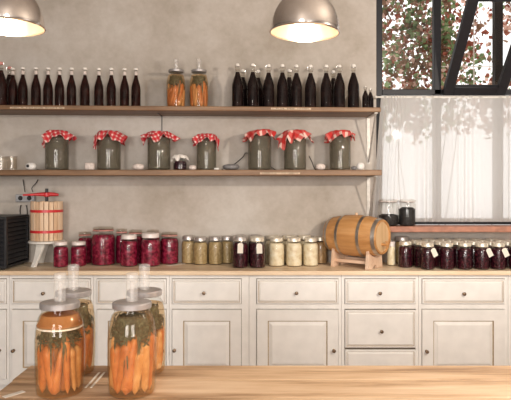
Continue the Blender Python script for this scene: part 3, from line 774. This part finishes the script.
# tiny dark jar with a white crumpled cover
e = empty('spice_jar', ((180-CX)*4.37/F, 4.37, ZL+0.001)); tag(e, 'tiny dark jar with a crumpled white cloth cover on the lower shelf', 'jar')
MB().lathe([(0.044,0),(0.050,0.006),(0.052,0.05),(0.044,0.075),(0.036,0.085),(0.036,0.105)], 28).build('jar_glass', 'clear_glass', e)
MB().lathe([(0.042,0.003),(0.048,0.008),(0.0495,0.048),(0.044,0.066)], 28).build('dark_filling', 'black_jam', e)
cloth_cover(0.040, 0.108, 0.145, 12, 'ceramic_white', parent=e, flare=0.7, rotk=0.6)
def cable(pts, name, label, r=0.0035):
    P = [Vector(q) for q in pts]; out = []
    for i in range(len(P)-1):
        p0, p1, p2, p3 = P[max(0,i-1)], P[i], P[i+1], P[min(len(P)-1,i+2)]
        for k in range(8):
            t = k/8; out.append(0.5*((2*p1)+(p2-p0)*t+(2*p0-5*p1+4*p2-p3)*t*t+(3*p1-p0-3*p2+p3)*t**3))
    out.append(P[-1])
    return tag(MB().tube(out, r, 7).build(name, 'black_rubber'), label, 'cable')
def sp(px, py, Y=4.45):
    return at(px, py, Y)
z0 = ZL+0.005
def fl(px, Y): return Vector(((px-CX)*Y/F, Y, z0))
cable([fl(37,4.37), fl(42,4.50), fl(62,4.54), fl(84,4.50), fl(93,4.44)], 'cable', 'black cable lying behind the leftmost cloth-topped jar')
cable([fl(222,4.32), fl(226,4.43), sp(236,163,4.52), sp(243,157,4.54), sp(247,153,4.55), sp(262,160,4.55), fl(276,4.52), fl(284,4.53)], 'cable', 'black cable looping up behind the fifth cloth-topped jar')
cable([sp(309,156,4.55), sp(312,162,4.52), fl(316,4.46), fl(326,4.46), fl(336,4.53), fl(352,4.50)], 'cable', 'black cable between the two rightmost cloth-topped jars')
# wall socket with cables, left
e = empty('wall_socket', at(27, 198, WY)); tag(e, 'grey wall socket box above the black slatted box', 'socket')
MB().box(-0.075, 0.075, -0.045, -0.001, -0.030, 0.030).build('socket_box', 'socket_grey', e, bevel=0.006)
for sx in (-0.035, 0.035): MB().lathe([(0.017,-0.001),(0.019,0.0),(0.017,0.004),(0.001,0.003)], 16, M=Matrix.Translation((sx,-0.045,0)) @ Matrix.Rotation(PI/2,4,'X')).build('socket_face', 'black_rubber', e)
cable([at(23,179.5,4.575), at(24,186,4.575), at(25,192,4.56)], 'cable', 'left black cable dropping from the lower shelf to the wall socket')
cable([at(38,179.5,4.575), at(36,183,4.575), at(32,188,4.56), at(33,192,4.56)], 'cable', 'right black cable dropping from the lower shelf to the wall socket')
cable([at(21,205,4.58), at(20,210,4.585), at(21,222,4.585)], 'cable', 'black cable hanging below the left side of the wall socket')
cable([at(26,205,4.57), at(27,209,4.58), at(27.5,222,4.585)], 'cable', 'black cable hanging below the middle of the wall socket')

# ------------------------------------------------------------------ things on the counter
CZ0 = TOPZ+0.001
# black slatted box
x1 = (5-CX)*4.12/F; e = empty('slatted_box', (x1-0.30, 4.14, CZ0)); tag(e, 'black box with horizontal slats at the left end of the counter', 'box')
H = 0.385; D = 0.42; W = 0.30
m = MB(); m.box(-W, W, 0.0, D, 0.012, 0.03); m.box(-W, W, 0.0, D, H-0.02, H); m.box(-W, W, D-0.02, D, 0.03, H-0.02)
for sx in (-1, 1):
    for y in (0.0, D-0.03): m.box(min(sx*W, sx*(W-0.02)), max(sx*W, sx*(W-0.02)), y, y+0.03, 0.03, H-0.02)
m.build('frame', 'black_plastic', e, bevel=0.003)
MB().box(-W+0.03, W-0.03, 0.03, D-0.03, 0.03, H-0.02).build('inner_case', 'black_metal', e)
sm = MB()
for k in range(10):
    z = 0.045+k*0.033
    M = Matrix.Translation((W-0.009, 0, z+0.01)) @ Matrix.Rotation(math.radians(-28), 4, 'Y')
    sm.box(-0.003, 0.003, 0.03, D-0.03, -0.014, 0.014, M=M)
    M = Matrix.Translation((0, 0.009, z+0.01)) @ Matrix.Rotation(math.radians(-28), 4, 'X')
    sm.box(-W+0.02, W-0.02, -0.003, 0.003, -0.014, 0.014, M=M)
sm.build('slats', 'black_metal', e)
for sx in (-1, 1):
    for y in (0.04, D-0.04): MB().lathe([(0.012,0),(0.014,0.012)], 12, M=Matrix.Translation((sx*(W-0.04), y, 0))).build('foot', 'black_rubber', e)

# fruit press
PY = 4.44; px0 = 46.8
e = empty('fruit_press', ((px0-CX)*PY/F, PY, CZ0)); tag(e, 'small wooden fruit press with red bands on a white stand', 'fruit press')
zt = CZ+(HY-201.5)*PY/F-CZ0; zb = CZ+(HY-240)*PY/F-CZ0; R = 0.112
for k in range(20):
    a = 2*PI*k/20; M = Matrix.Rotation(a, 4, 'Z') @ Matrix.Translation((R, 0, 0))
    MB().box(-0.006, 0.006, -0.0150, 0.0150, zb, zt+0.003*math.sin(k*2.1), M=M).build('slat', 'pale_wood', e, bevel=0.003)
for z in (CZ+(HY-210.8)*PY/F-CZ0, CZ+(HY-231)*PY/F-CZ0):
    MB().lathe([(R+0.0075,z-0.010),(R+0.0105,z-0.010),(R+0.0105,z+0.010),(R+0.0075,z+0.010),(R+0.0075,z-0.010)], 40, cap0=False, cap1=False).build('red_band', 'red_paint', e)
MB().lathe([(0.128,zb-0.022),(0.136,zb-0.018),(0.136,zb-0.006),(0.128,zb-0.002)], 40).build('base_plate', 'white_paint', e)
MB().lathe([(R-0.012,zb),(R-0.012,zt-0.10)], 24).build('press_board', 'pale_wood', e)
MB().lathe([(0.0115,zb),(0.0115,CZ-(188.5-HY)*PY/F-CZ0)], 14).build('screw', 'black_metal', e)
zh = CZ+(HY-194.5)*PY/F-CZ0
hd = MB().lathe([(0.018,zh-0.018),(0.024,zh-0.014),(0.024,zh+0.012),(0.018,zh+0.016)], 18)
hd.tube([(-0.165,-0.05,zh-0.004), (-0.09,-0.027,zh), (0,0,zh+0.003), (0.05,0.016,zh+0.001), (0.083,0.026,zh-0.002)], [0.007,0.010,0.017,0.014,0.009], 12)
hd.build('handle', 'red_paint', e)
for a in (-PI/2-0.38, -PI/2-0.38+2*PI/3, -PI/2-0.38-2*PI/3):
    c, s_ = math.cos(a), math.sin(a); lg = MB()
    prof = [(0.060,zb-0.022,0.042),(0.078,zb-0.07,0.030),(0.105,0.06,0.020),(0.135,0.01,0.018),(0.14,0.0,0.020)]
    b = 0
    for (r, z, w_) in prof:
        for (u, v_) in ((-w_,-0.013),(w_,-0.013),(w_,0.013),(-w_,0.013)):
            lg.v.append(Vector((c*(r+v_)-s_*u, s_*(r+v_)+c*u, z)))
    for j in range(len(prof)-1):
        for i in range(4): lg.quad_ids([j*4+i, j*4+(i+1)%4, j*4+4+(i+1)%4, j*4+4+i])
    lg.quad_ids([0,1,2,3]); lg.quad_ids([len(prof)*4-1-i for i in range(4)])
    lg.build('leg', 'white_paint', e, bevel=0.003)

# preserving jars of several kinds
def mason(name, R, H, fill, lidm, lid='screw', tagged=None, fh=0.80, gl='clear_glass'):
    e = empty(name); tag(e, '', 'jar')
    MB().lathe([(R*0.90,0),(R*0.98,0.004),(R,0.012),(R,0.68*H),(R*0.97,0.74*H),(R*0.86,0.80*H),(R*0.80,0.83*H),(R*0.80,0.97*H)], 28).build('jar_glass', gl, e)
    MB().lathe([(R*0.86,0.004),(R*0.945,0.008),(R*0.962,0.014),(R*0.962,0.68*H),(R*0.93,0.735*H)] + ([(R*0.80,min(fh,0.82)*H)] if fh > 0.75 else []), 28).build('preserve', fill, e)
    lr = R*0.84; lh = 0.028
    if lid == 'screw':
        l = MB().lathe([(lr-0.001,H-lh),(lr+0.0015,H-lh+0.002),(lr+0.0005,H-lh+0.007),(lr+0.0015,H-0.004),(lr-0.002,H),(lr-0.006,H),(lr-0.009,H-0.0012),(0.004,H-0.001)], 28)
        l.build('lid', lidm, e)
    else:        # glass lid held by a wire clip
        MB().lathe([(lr,H-0.022),(lr+0.003,H-0.020),(lr+0.003,H-0.008),(lr-0.004,H-0.002),(0.01,H)], 28).build('lid', 'old_glass', e)
        MB().lathe([(lr-0.001,H-0.030),(lr+0.002,H-0.029),(lr+0.002,H-0.023),(lr-0.001,H-0.022)], 28).build('rubber_seal', 'pink_stopper' if fill == 'beetroot' else 'lid_white', e)
        w_ = MB(); q = lr+0.006
        w_.tube([(q*math.cos(a*PI/10), q*math.sin(a*PI/10), H-0.032) for a in range(21)], 0.0013, 5)
        w_.tube([(-0.012,-q,H-0.035),(-0.012,-q-0.004,H-0.012),(-0.009,-q+0.012,H+0.001),(0.009,-q+0.012,H+0.001),(0.012,-q-0.004,H-0.012),(0.012,-q,H-0.060),(-0.012,-q,H-0.060),(-0.012,-q,H-0.035)], 0.0013, 5)
        w_.build('wire_clip', 'steel', e)
    if tagged is not None:
        dx, rot, th = tagged
        M = Matrix.Translation((dx, -R-0.006, 0.80*H)) @ Matrix.Rotation(rot, 4, 'Y')
        t = MB().prism([(-0.019,-0.064),(0.019,-0.064),(0.019,-0.008),(0.011,0.0),(-0.011,0.0),(-0.019,-0.008)], -0.0008, 0.0008, M=M)
        to = t.build('paper_tag', 'paper', e)
        MB().tube([M @ Vector((0,0,-0.006)), M @ Vector((0,0.004,0.012)), (dx*0.6, -R*0.86, 0.86*H)], 0.0012, 5).build('tag_string', 'string', to)
        MB().tube([((R*0.84)*math.cos(a*PI/10), (R*0.84)*math.sin(a*PI/10), 0.855*H) for a in range(21)], 0.0014, 5).build('neck_string', 'string', e)
    return e
def putj(kind, px, ybase, label, group, Wpx=None, topy=None, R=None, H=None, rz=0):
    # ybase: row of the front foot of the jar on the counter
    Yf = (CZ-CZ0)*F/(ybase-HY); 
    Y = Yf+R
    sx = sz = 1
    if Wpx: sx = (Wpx/2*Y/F)/R; Y = Yf+R*sx
    Y = min(Y, 4.592-R*sx)
    if topy: sz = (CZ-(topy-HY)*Y/F-CZ0)/H
    return kind.put(((px-CX)*Y/F, Y, CZ0), rz, (sx, sx, sz), label, group)
g = 'red beetroot jars on the counter'
J1 = Kind(mason('beetroot_jar', 0.055, 0.20, 'beetroot', 'lid_white'))
J2 = Kind(mason('beetroot_jar', 0.08, 0.27, 'beetroot', 'lid_white', 'clip'))
J3 = Kind(mason('beetroot_jar', 0.06, 0.24, 'beetroot', 'lid_steel', 'clip'))
k1 = dict(R=0.055, H=0.20); k2 = dict(R=0.08, H=0.27); k3 = dict(R=0.06, H=0.24)
putj(J1, 60.8, 267.8, 'small beetroot jar with a pale lid, leftmost of all the red jars beside the press', g, 14.6, 241.5, **k1)
putj(J1, 78.6, 266.8, 'small beetroot jar with a pale lid, second of the red jars from the press', g, 15.6, 241.5, **k1)
putj(J3, 85, 260.5, 'dark red clip-top jar hidden behind the two small beetroot jars', g, 13, 231.5, rz=0.3, **k3)
putj(J2, 103.3, 266.0, 'largest clip-top beetroot jar, tallest of the red jars on the counter', g, 23.5, 226.5, **k2)
putj(J3, 121.8, 261.0, 'beetroot jar just behind the right side of the largest red jar', g, 11.5, 228.5, rz=0.5, **k3)
putj(J1, 129, 267.0, 'beetroot jar in front, just right of the largest red jar', g, 17.6, 234.5, **k1)
putj(J1, 150.5, 267.0, 'beetroot jar in front, second to the right of the largest red jar', g, 20, 233, **k1)
putj(J3, 135.5, 260.0, 'clip-top beetroot jar behind the gap right of the largest red jar', g, 14, 229.5, rz=-0.2, **k3)
putj(J3, 153, 259.5, 'clip-top beetroot jar hidden behind the second front jar', g, 13, 229.5, rz=0.1, **k3)
putj(J3, 169.5, 261.5, 'clip-top beetroot jar, rightmost of all the red jars', g, 17.5, 232, rz=0.2, **k3)
g = 'pale pickle jars in the middle of the counter'
J4 = Kind(mason('pickle_jar', 0.055, 0.19, 'pale_pickle', 'lid_steel')); k4 = dict(R=0.055, H=0.19)
putj(J4, 188.5, 259.5, 'tan pickle jar at the back left of the group of four tan jars', g, 13, 235.5, **k4)
putj(J4, 200.5, 265, 'tan pickle jar at the front left of the group of four', g, 14.6, 236.8, **k4)
putj(J4, 215.4, 265, 'tan pickle jar at the front right of the group of four', g, 14.2, 236.2, **k4)
putj(J4, 227.2, 259.5, 'tan pickle jar at the back right of the group of four', g, 12, 235.8, **k4)
g = 'dark jam jars left of the white pickles'
J5 = Kind(mason('jam_jar', 0.055, 0.20, 'dark_jam', 'lid_steel', tagged=(0.004, 0.04, 0))); k5 = dict(R=0.055, H=0.20)
putj(J5, 240.2, 268.4, 'dark jam jar with a silver lid and pale paper tag, left of the tagged pair', g, 15.8, 236, **k5)
J5b = Kind(mason('jam_jar', 0.055, 0.20, 'dark_jam', 'lid_gold', tagged=(0.013, -0.03, 0)))
putj(J5b, 257.3, 268.4, 'dark jam jar with a pale paper tag, right of the tagged pair', g, 16.2, 236.5, **k5)
J5c = Kind(mason('jam_jar', 0.055, 0.20, 'black_jam', 'lid_steel'))
for px, yb, lab in ((239.8, 265.3, 'dark jam jar directly behind the left tagged jar'), (255.5, 265.3, 'dark jam jar directly behind the right tagged jar')):
    putj(J5c, px, yb, lab, g, 14.5 if yb > 262 else 13, 234.8 if yb > 262 else 233.8, **k5)
g = 'white pickle jars left of the barrel'
J6 = Kind(mason('pickle_jar', 0.055, 0.20, 'white_pickle', 'lid_gold')); k6 = dict(R=0.055, H=0.20)
putj(J6, 276.5, 266.8, 'creamy white pickle jar, left one of the front three', g, 15.8, 237.2, **k6)
putj(J6, 294.0, 267.0, 'creamy white pickle jar, middle one of the front three', g, 16, 237.2, **k6)
putj(J6, 310.6, 266.6, 'creamy white pickle jar, right one of the front three near the barrel', g, 15.4, 237.4, **k6)
for px, lab in ((272.5, 'white pickle jar behind the left one of the front three'), (289, 'white pickle jar behind the middle one of the front three'), (304.5, 'white pickle jar behind the right one of the front three')):
    putj(J6, px, 261.3, lab, g, 14.2, 235.2, **k6)
J7 = Kind(mason('pickle_jar', 0.055, 0.19, 'brown_pickle', 'lid_gold'))
putj(J7, 320.0, 261.0, 'brown pickle jar tucked behind the left end of the barrel', 'brown pickle jars near the barrel', 14, 236.5, R=0.055, H=0.19)
J8 = Kind(mason('pickle_jar', 0.055, 0.19, 'pale_pickle', 'lid_steel'))
putj(J8, 402.2, 262.5, 'tan pickle jar between the barrel and the dark jam jars', 'pale jars right of the barrel', 14.5, 236.5, R=0.055, H=0.19)
J9 = Kind(mason('pickle_jar', 0.045, 0.14, 'white_pickle', 'lid_white'))
putj(J9, 391.2, 266.0, 'small whitish jar just right of the barrel end', 'pale jars right of the barrel', 8.6, 241.5, R=0.045, H=0.14)

# grid of dark jam jars on the right
J10 = Kind(mason('jam_jar', 0.055, 0.195, 'dark_jam', 'lid_gold'))
J11 = Kind(mason('jam_jar', 0.055, 0.195, 'dark_jam', 'lid_gold', tagged=(0.016, -0.45, 0)))
g = 'dark jam jars crowded together at the right end of the counter'
fr_x = [427.6, 446.6, 464.4, 481.4, 498.4, 516]
rows = ['front', 'second', 'third', 'back']; colsn = ['first','second','third','fourth','fifth','sixth']
for rI in range(4):
    Y = 4.212+rI*0.1085
    xs_ = [(p-CX)*4.215/F - rI*0.014 for p in fr_x]
    if rI == 1: xs_ = [xs_[0]-0.122]+xs_
    for cI, x in enumerate(xs_):
        front_tag = rI == 0 and cI in (0, 3, 4, 5)
        kd = J11 if front_tag else J10
        k = cI if rI != 1 else cI-1
        if rI == 3 and cI == 0: continue
        lab = ('%s from left, %s row of right-hand jam jars' % (colsn[k], rows[rI])+(', with a paper tag' if front_tag else ', plain gold lid')) if k >= 0 else 'dark jam jar at the left end of the %s row of the right-hand crowd' % rows[rI]
        sx = 0.965+rnd.uniform(-0.012,0.012)
        kd.put((x+rnd.uniform(-0.003,0.003), Y, CZ0), rnd.uniform(-0.2,0.2) if front_tag else rnd.uniform(0,6), (sx, sx, 1.0+rnd.uniform(-0.01,0.01)), lab, g)

# barrel on its stand
BY = 4.345; bc = at(356.5, 235.5, BY)
e = empty('oak_barrel', (bc.x, bc.y, bc.z), math.radians(-39)); tag(e, 'small oak barrel with steel hoops lying on a wooden stand', 'barrel')
Lb = 0.44; Rm = 0.157; Re = 0.126
def br(t): return Re+(Rm-Re)*(1-(2*t-1)**2)
RY = Matrix.Rotation(PI/2, 4, 'Y')
m = MB(); n = 72; prof = []
for j in range(25):
    t = j/24; prof.append((br(t), (t-0.5)*Lb))
b0 = len(m.v)
for (r, z) in prof:
    for i in range(n):
        a = 2*PI*i/n; rr = r-(0.0016 if i % 3 == 0 else 0); m.v.append(RY @ Vector((rr*math.cos(a), rr*math.sin(a), z)))
for j in range(24):
    for i in range(n): m.quad_ids([j*n+i, j*n+(i+1)%n, (j+1)*n+(i+1)%n, (j+1)*n+i])
m.lathe([(Re-0.0005,-0.5*Lb),(Re-0.012,-0.5*Lb),(Re-0.014,-0.5*Lb+0.015)], n, M=RY, cap0=False, cap1=False)
m.lathe([(Re-0.0005,0.5*Lb),(Re-0.012,0.5*Lb),(Re-0.014,0.5*Lb-0.015)], n, M=RY, cap0=False, cap1=False)
m.build('staves', 'barrel_wood', e, smooth=60)
for sx in (-1, 1):
    MB().lathe([(Re-0.013,sx*(0.5*Lb-0.016)),(Re-0.013,sx*(0.5*Lb-0.010)),(0.002,sx*(0.5*Lb-0.009))] if sx > 0 else [(Re-0.013,-(0.5*Lb-0.010)),(Re-0.013,-(0.5*Lb-0.016)),(0.002,-(0.5*Lb-0.016))], n, M=RY).build('barrel_head', 'barrel_head_wood', e)
for t0, t1 in ((0.02,0.07), (0.26,0.31), (0.67,0.72), (0.92,0.98)):
    h = [(br(t0)+0.0005,(t0-0.5)*Lb),(br(t0)+0.003,(t0-0.5)*Lb),(br(t1)+0.003,(t1-0.5)*Lb),(br(t1)+0.0005,(t1-0.5)*Lb)]
    MB().lathe(h, n, M=RY, cap0=False, cap1=False).build('hoop', 'hoop_steel', e)
tpq = MB().tube([(0.5*Lb-0.01,0,-0.055),(0.5*Lb+0.040,0,-0.058)], [0.011,0.008], 12); tpq.tube([(0.5*Lb+0.030,0,-0.035),(0.5*Lb+0.030,0,-0.085)], [0.007,0.008], 10); tpq.box(0.5*Lb+0.024, 0.5*Lb+0.036, -0.018, 0.018, -0.036, -0.028)
tpq.build('spigot', 'barrel_wood', e)
MB().lathe([(0.010,Rm-0.004),(0.011,Rm+0.012),(0.008,Rm+0.016)], 14).build('bung', 'pale_wood', e)
sz = bc.z-CZ0
s_ = empty('barrel_stand', (bc.x, bc.y, CZ0), math.radians(-39)); tag(s_, 'low wooden cradle stand with arched ends under the oak barrel', 'stand')
def cradle(x, rb):
    hgt = sz-rb*0.62; wd = 0.105; poly = [(-wd-0.012,0),(-0.032,0)]
    poly += [(-0.030*math.cos(a*PI/8), 0.026*math.sin(a*PI/8)) for a in range(0, 9)]
    poly += [(0.032,0),(wd+0.012,0),(wd-0.006,hgt)]
    th = math.asin(min(1,(wd-0.012)/ (rb+0.003)))
    for k in range(9):
        a = th-2*th*k/8; poly.append(((rb+0.003)*math.sin(a), sz-(rb+0.003)*math.cos(a)))
    poly.append((-wd+0.006,hgt))
    M = Matrix.Translation((x,0,0)) @ Matrix.Rotation(PI/2, 4, 'Z')
    return MB().prism(poly, -0.012, 0.012, M=M)
for tt in (0.17, 0.83):
    rb = br(tt)
    cradle((tt-0.5)*Lb, rb).build('cradle', 'stand_wood', s_, bevel=0.002)
for y in (-0.075, 0.075):
    MB().box((0.17-0.5)*Lb+0.012, (0.83-0.5)*Lb-0.012, y-0.008, y+0.008, 0.035, 0.058).build('rail', 'stand_wood', s_)

# paper strips lying about
def paper(px, py, l, w_, rz, z, label, zc):
    Y = (CZ-z)*F/(py-HY)
    o = MB().box(-l/2, l/2, -w_/2, w_/2, 0, 0.0012).build('paper_label', 'paper', loc=((px-CX)*Y/F, Y, z+0.0006), rot=(0,0,rz))
    return tag(o, label, 'paper label')
paper(176, 264.8, 0.17, 0.032, math.radians(50), TOPZ, 'strip of white paper on the counter between red and tan jars', 0)
paper(92.8, 380, 0.15, 0.007, math.radians(89), TZ, 'left one of the two paper strips lying between the front carrot jars', 0)
paper(98.0, 380, 0.15, 0.007, math.radians(89), TZ, 'right one of the two paper strips lying between the front carrot jars', 0)
paper(14, 394.5, 0.065, 0.02, math.radians(52), TZ, 'small paper label at the left corner of the wooden table', 0)

# two clip jars on the window sill
def sill_jar(px, R, H, fh, label, Y=4.50):
    e = empty('storage_jar', ((px-CX)*Y/F, Y, WZ0+0.046)); tag(e, label, 'jar', 'glass storage jars on the window sill')
    MB().lathe([(R*0.93,0),(R,0.006),(R,0.80*H),(R*0.86,0.86*H),(R*0.86,0.92*H)], 32).build('jar_glass', 'old_glass', e)
    m = MB(); pr = [(R*0.90,0.006),(R*0.95,0.012),(R*0.95,fh*H*0.9)]
    m.lathe(pr+[(R*0.6,fh*H),(R*0.2,fh*H*0.97)], 32); m.build('dried_filling', 'black_dried', e)
    MB().lathe([(R*0.88,0.93*H),(R*0.92,0.935*H),(R*0.92,0.975*H),(R*0.8,H),(R*0.2,H)], 32).build('lid', 'old_glass', e)
    MB().lathe([(R*0.86,0.905*H),(R*0.90,0.91*H),(R*0.90,0.928*H),(R*0.86,0.932*H)], 32).build('rubber_seal', 'lid_white', e)
    w_ = MB(); q = R*0.92
    w_.tube([(q*math.cos(a*PI/10), q*math.sin(a*PI/10), 0.88*H) for a in range(21)], 0.0015, 5)
    for sx in (-1, 1): w_.tube([(sx*q,0,0.88*H),(sx*(q+0.006),-0.004,0.97*H),(sx*R*0.4,0,1.01*H)], 0.0015, 5)
    w_.tube([(-0.012,-q,0.88*H),(-0.012,-q-0.006,0.70*H),(0.012,-q-0.006,0.70*H),(0.012,-q,0.88*H)], 0.0015, 5)
    w_.build('wire_clip', 'steel', e)
sill_jar(388.5, 0.078, 0.205, 0.44, 'glass clip jar half full of black pieces, left of the two on the window sill')
sill_jar(407.0, 0.066, 0.205, 0.70, 'glass clip jar nearly full of black pieces, right of the two on the window sill', 4.50)

# ------------------------------------------------------------------ wooden table in front
X0, X1, Y0, Y1 = -0.80, 1.75, 0.95, 2.04
tb = empty('wooden_table', (X0, Y0, 0)); tag(tb, 'long weathered wooden table in the foreground holding the carrot jars', 'table')
m = MB(); W = X1-X0; nb = 7; bw = (Y1-Y0)/nb; R_ = random.Random(5)
for k in range(nb):
    x = R_.uniform(-0.004, 0.006)
    m.box(x, W+R_.uniform(-0.005,0.005), k*bw+0.0008, (k+1)*bw-0.0008, TZ-0.045, TZ)
m.build('tabletop', 'table_wood', tb, bevel=0.003)
ap = MB(); ap.box(0.10, W-0.10, 0.08, 0.105, TZ-0.15, TZ-0.046); ap.box(0.10, W-0.10, Y1-Y0-0.105, Y1-Y0-0.08, TZ-0.15, TZ-0.046)
ap.box(0.10, 0.125, 0.105, Y1-Y0-0.105, TZ-0.15, TZ-0.046); ap.box(W-0.125, W-0.10, 0.105, Y1-Y0-0.105, TZ-0.15, TZ-0.046)
ap.build('apron', 'table_wood', tb)
for x in (0.17, W-0.17):
    for y in (0.15, Y1-Y0-0.15):
        MB().box(x-0.04, x+0.04, y-0.04, y+0.04, 0.0, TZ-0.046).build('leg', 'table_wood', tb, bevel=0.004)

# ------------------------------------------------------------------ pendant lamps
def pendant(px, py, Y, label, tx=0.0, flare=1.0):
    c = at(px, py, Y); e = empty('pendant_lamp', c); e.rotation_euler = (0, tx, 0); tag(e, label, 'pendant lamp', 'chrome dome pendant lamps')
    R = 34.5*Y/F; H = R*1.18
    prof = [(R*1.0,0.0),(R*1.005,0.003)]
    for k in range(1, 15):
        a = PI/2*k/15; prof.append((R*math.cos(a)**0.9, H*math.sin(a)))
    prof.append((0.028, H*1.005)); 
    MB().lathe(prof, 56, cap0=False, cap1=False).build('lamp_shade', 'steel', e)
    inn = [(r-0.0025 if r > 0.03 else r-0.001, z if z < 0.004 else z-0.003) for r, z in prof]
    MB().lathe(inn, 56, cap0=False, cap1=False).build('inner_reflector', 'lamp_inside', e)
    MB().lathe([(R-0.0030,-0.003),(R+0.001,-0.003),(R+0.003,0.000),(R+0.001,0.003),(R-0.003,0.003),(R-0.003,-0.003)], 56, cap0=False, cap1=False).build('rim', 'steel', e)
    MB().lathe([(0.030,H-0.004),(0.030,H+0.05),(0.018,H+0.07),(0.006,H+0.08)], 24).build('lamp_socket', 'steel', e)
    MB().tube([(0,0,H+0.075),(0,0,3.299-c.z)], 0.004, 8).build('cord', 'black_rubber', e)
    zb_ = H*0.52
    bl = MB().lathe([(0.004,zb_-0.030),(0.018,zb_-0.026),(0.027,zb_-0.012),(0.030,zb_),(0.026,zb_+0.014),(0.015,zb_+0.034),(0.013,H-0.01)], 20)
    bl.build('bulb', 'bulb_glow', e)
    ld = bpy.data.lights.new('pendant_light', 'POINT'); ld.energy = 1.3; ld.color = (1.0, 0.82, 0.62); ld.shadow_soft_size = 0.03
    lo = bpy.data.objects.new('pendant_light', ld); COL.objects.link(lo); lo.parent = e; lo.location = (0,0,zb_-0.055)
pendant(8.5, 27.0, 2.3, 'chrome dome pendant lamp cut by the upper left corner', 0.0)
pendant(304.5, 32.5, 2.3, 'chrome dome pendant lamp hanging at the top, right of the middle', 0.03)

# ------------------------------------------------------------------ light
wd = bpy.data.worlds.new('World'); S.world = wd; wd.use_nodes = True
bg = wd.node_tree.nodes['Background']; bg.inputs[0].default_value = (1.0, 0.965, 0.95, 1); bg.inputs[1].default_value = 1.35
def light(kind, loc, target, energy, color, size=0.1, sy=None, spot=None):
    ld = bpy.data.lights.new('room_light', kind); ld.energy = energy; ld.color = color
    if kind == 'AREA': ld.shape = 'RECTANGLE'; ld.size = size; ld.size_y = sy or size
    else: ld.shadow_soft_size = size
    if spot: ld.spot_size = math.radians(spot); ld.spot_blend = 0.6
    o = bpy.data.objects.new('room_light', ld); COL.objects.link(o); o.location = loc
    o.rotation_euler = (Vector(target)-Vector(loc)).to_track_quat('-Z', 'Y').to_euler()
    return o
light('POINT', (1.85, 1.7, 2.2), (0,4.6,1.6), 112, (1.0,0.89,0.77), 0.045)      # lamp of the same row, right of the frame
light('POINT', (-0.3, 0.2, 2.75), (0,4.6,1.2), 16, (1.0,0.90,0.80), 0.2)        # soft fill light added overhead behind the viewer, no fitting modelled
for x in (-1.5, 1.1): light('AREA', (x, -3.1, 1.8), (x*0.6, 4.6, 1.1), 92, (1.0,0.96,0.92), 1.2, 1.8)   # area fills added in the unseen rear wall openings, for frontal light and glints
# ------------------------------------------------------------------ camera
cam = bpy.data.cameras.new('camera'); co = bpy.data.objects.new('camera', cam); COL.objects.link(co)
co.location = (0, 0, CZ); co.rotation_euler = (PI/2, 0, 0)
cam.sensor_width = 36; cam.sensor_fit = 'HORIZONTAL'; cam.lens = F/511*36; cam.shift_y = -12/511; cam.clip_start = 0.05
S.camera = co
S.view_settings.view_transform = 'Standard'; S.view_settings.look = 'None'; S.view_settings.gamma = 1
S.view_settings.use_curve_mapping = False; S.view_settings.exposure = 0.58
S.cycles.transparent_max_bounces = 32
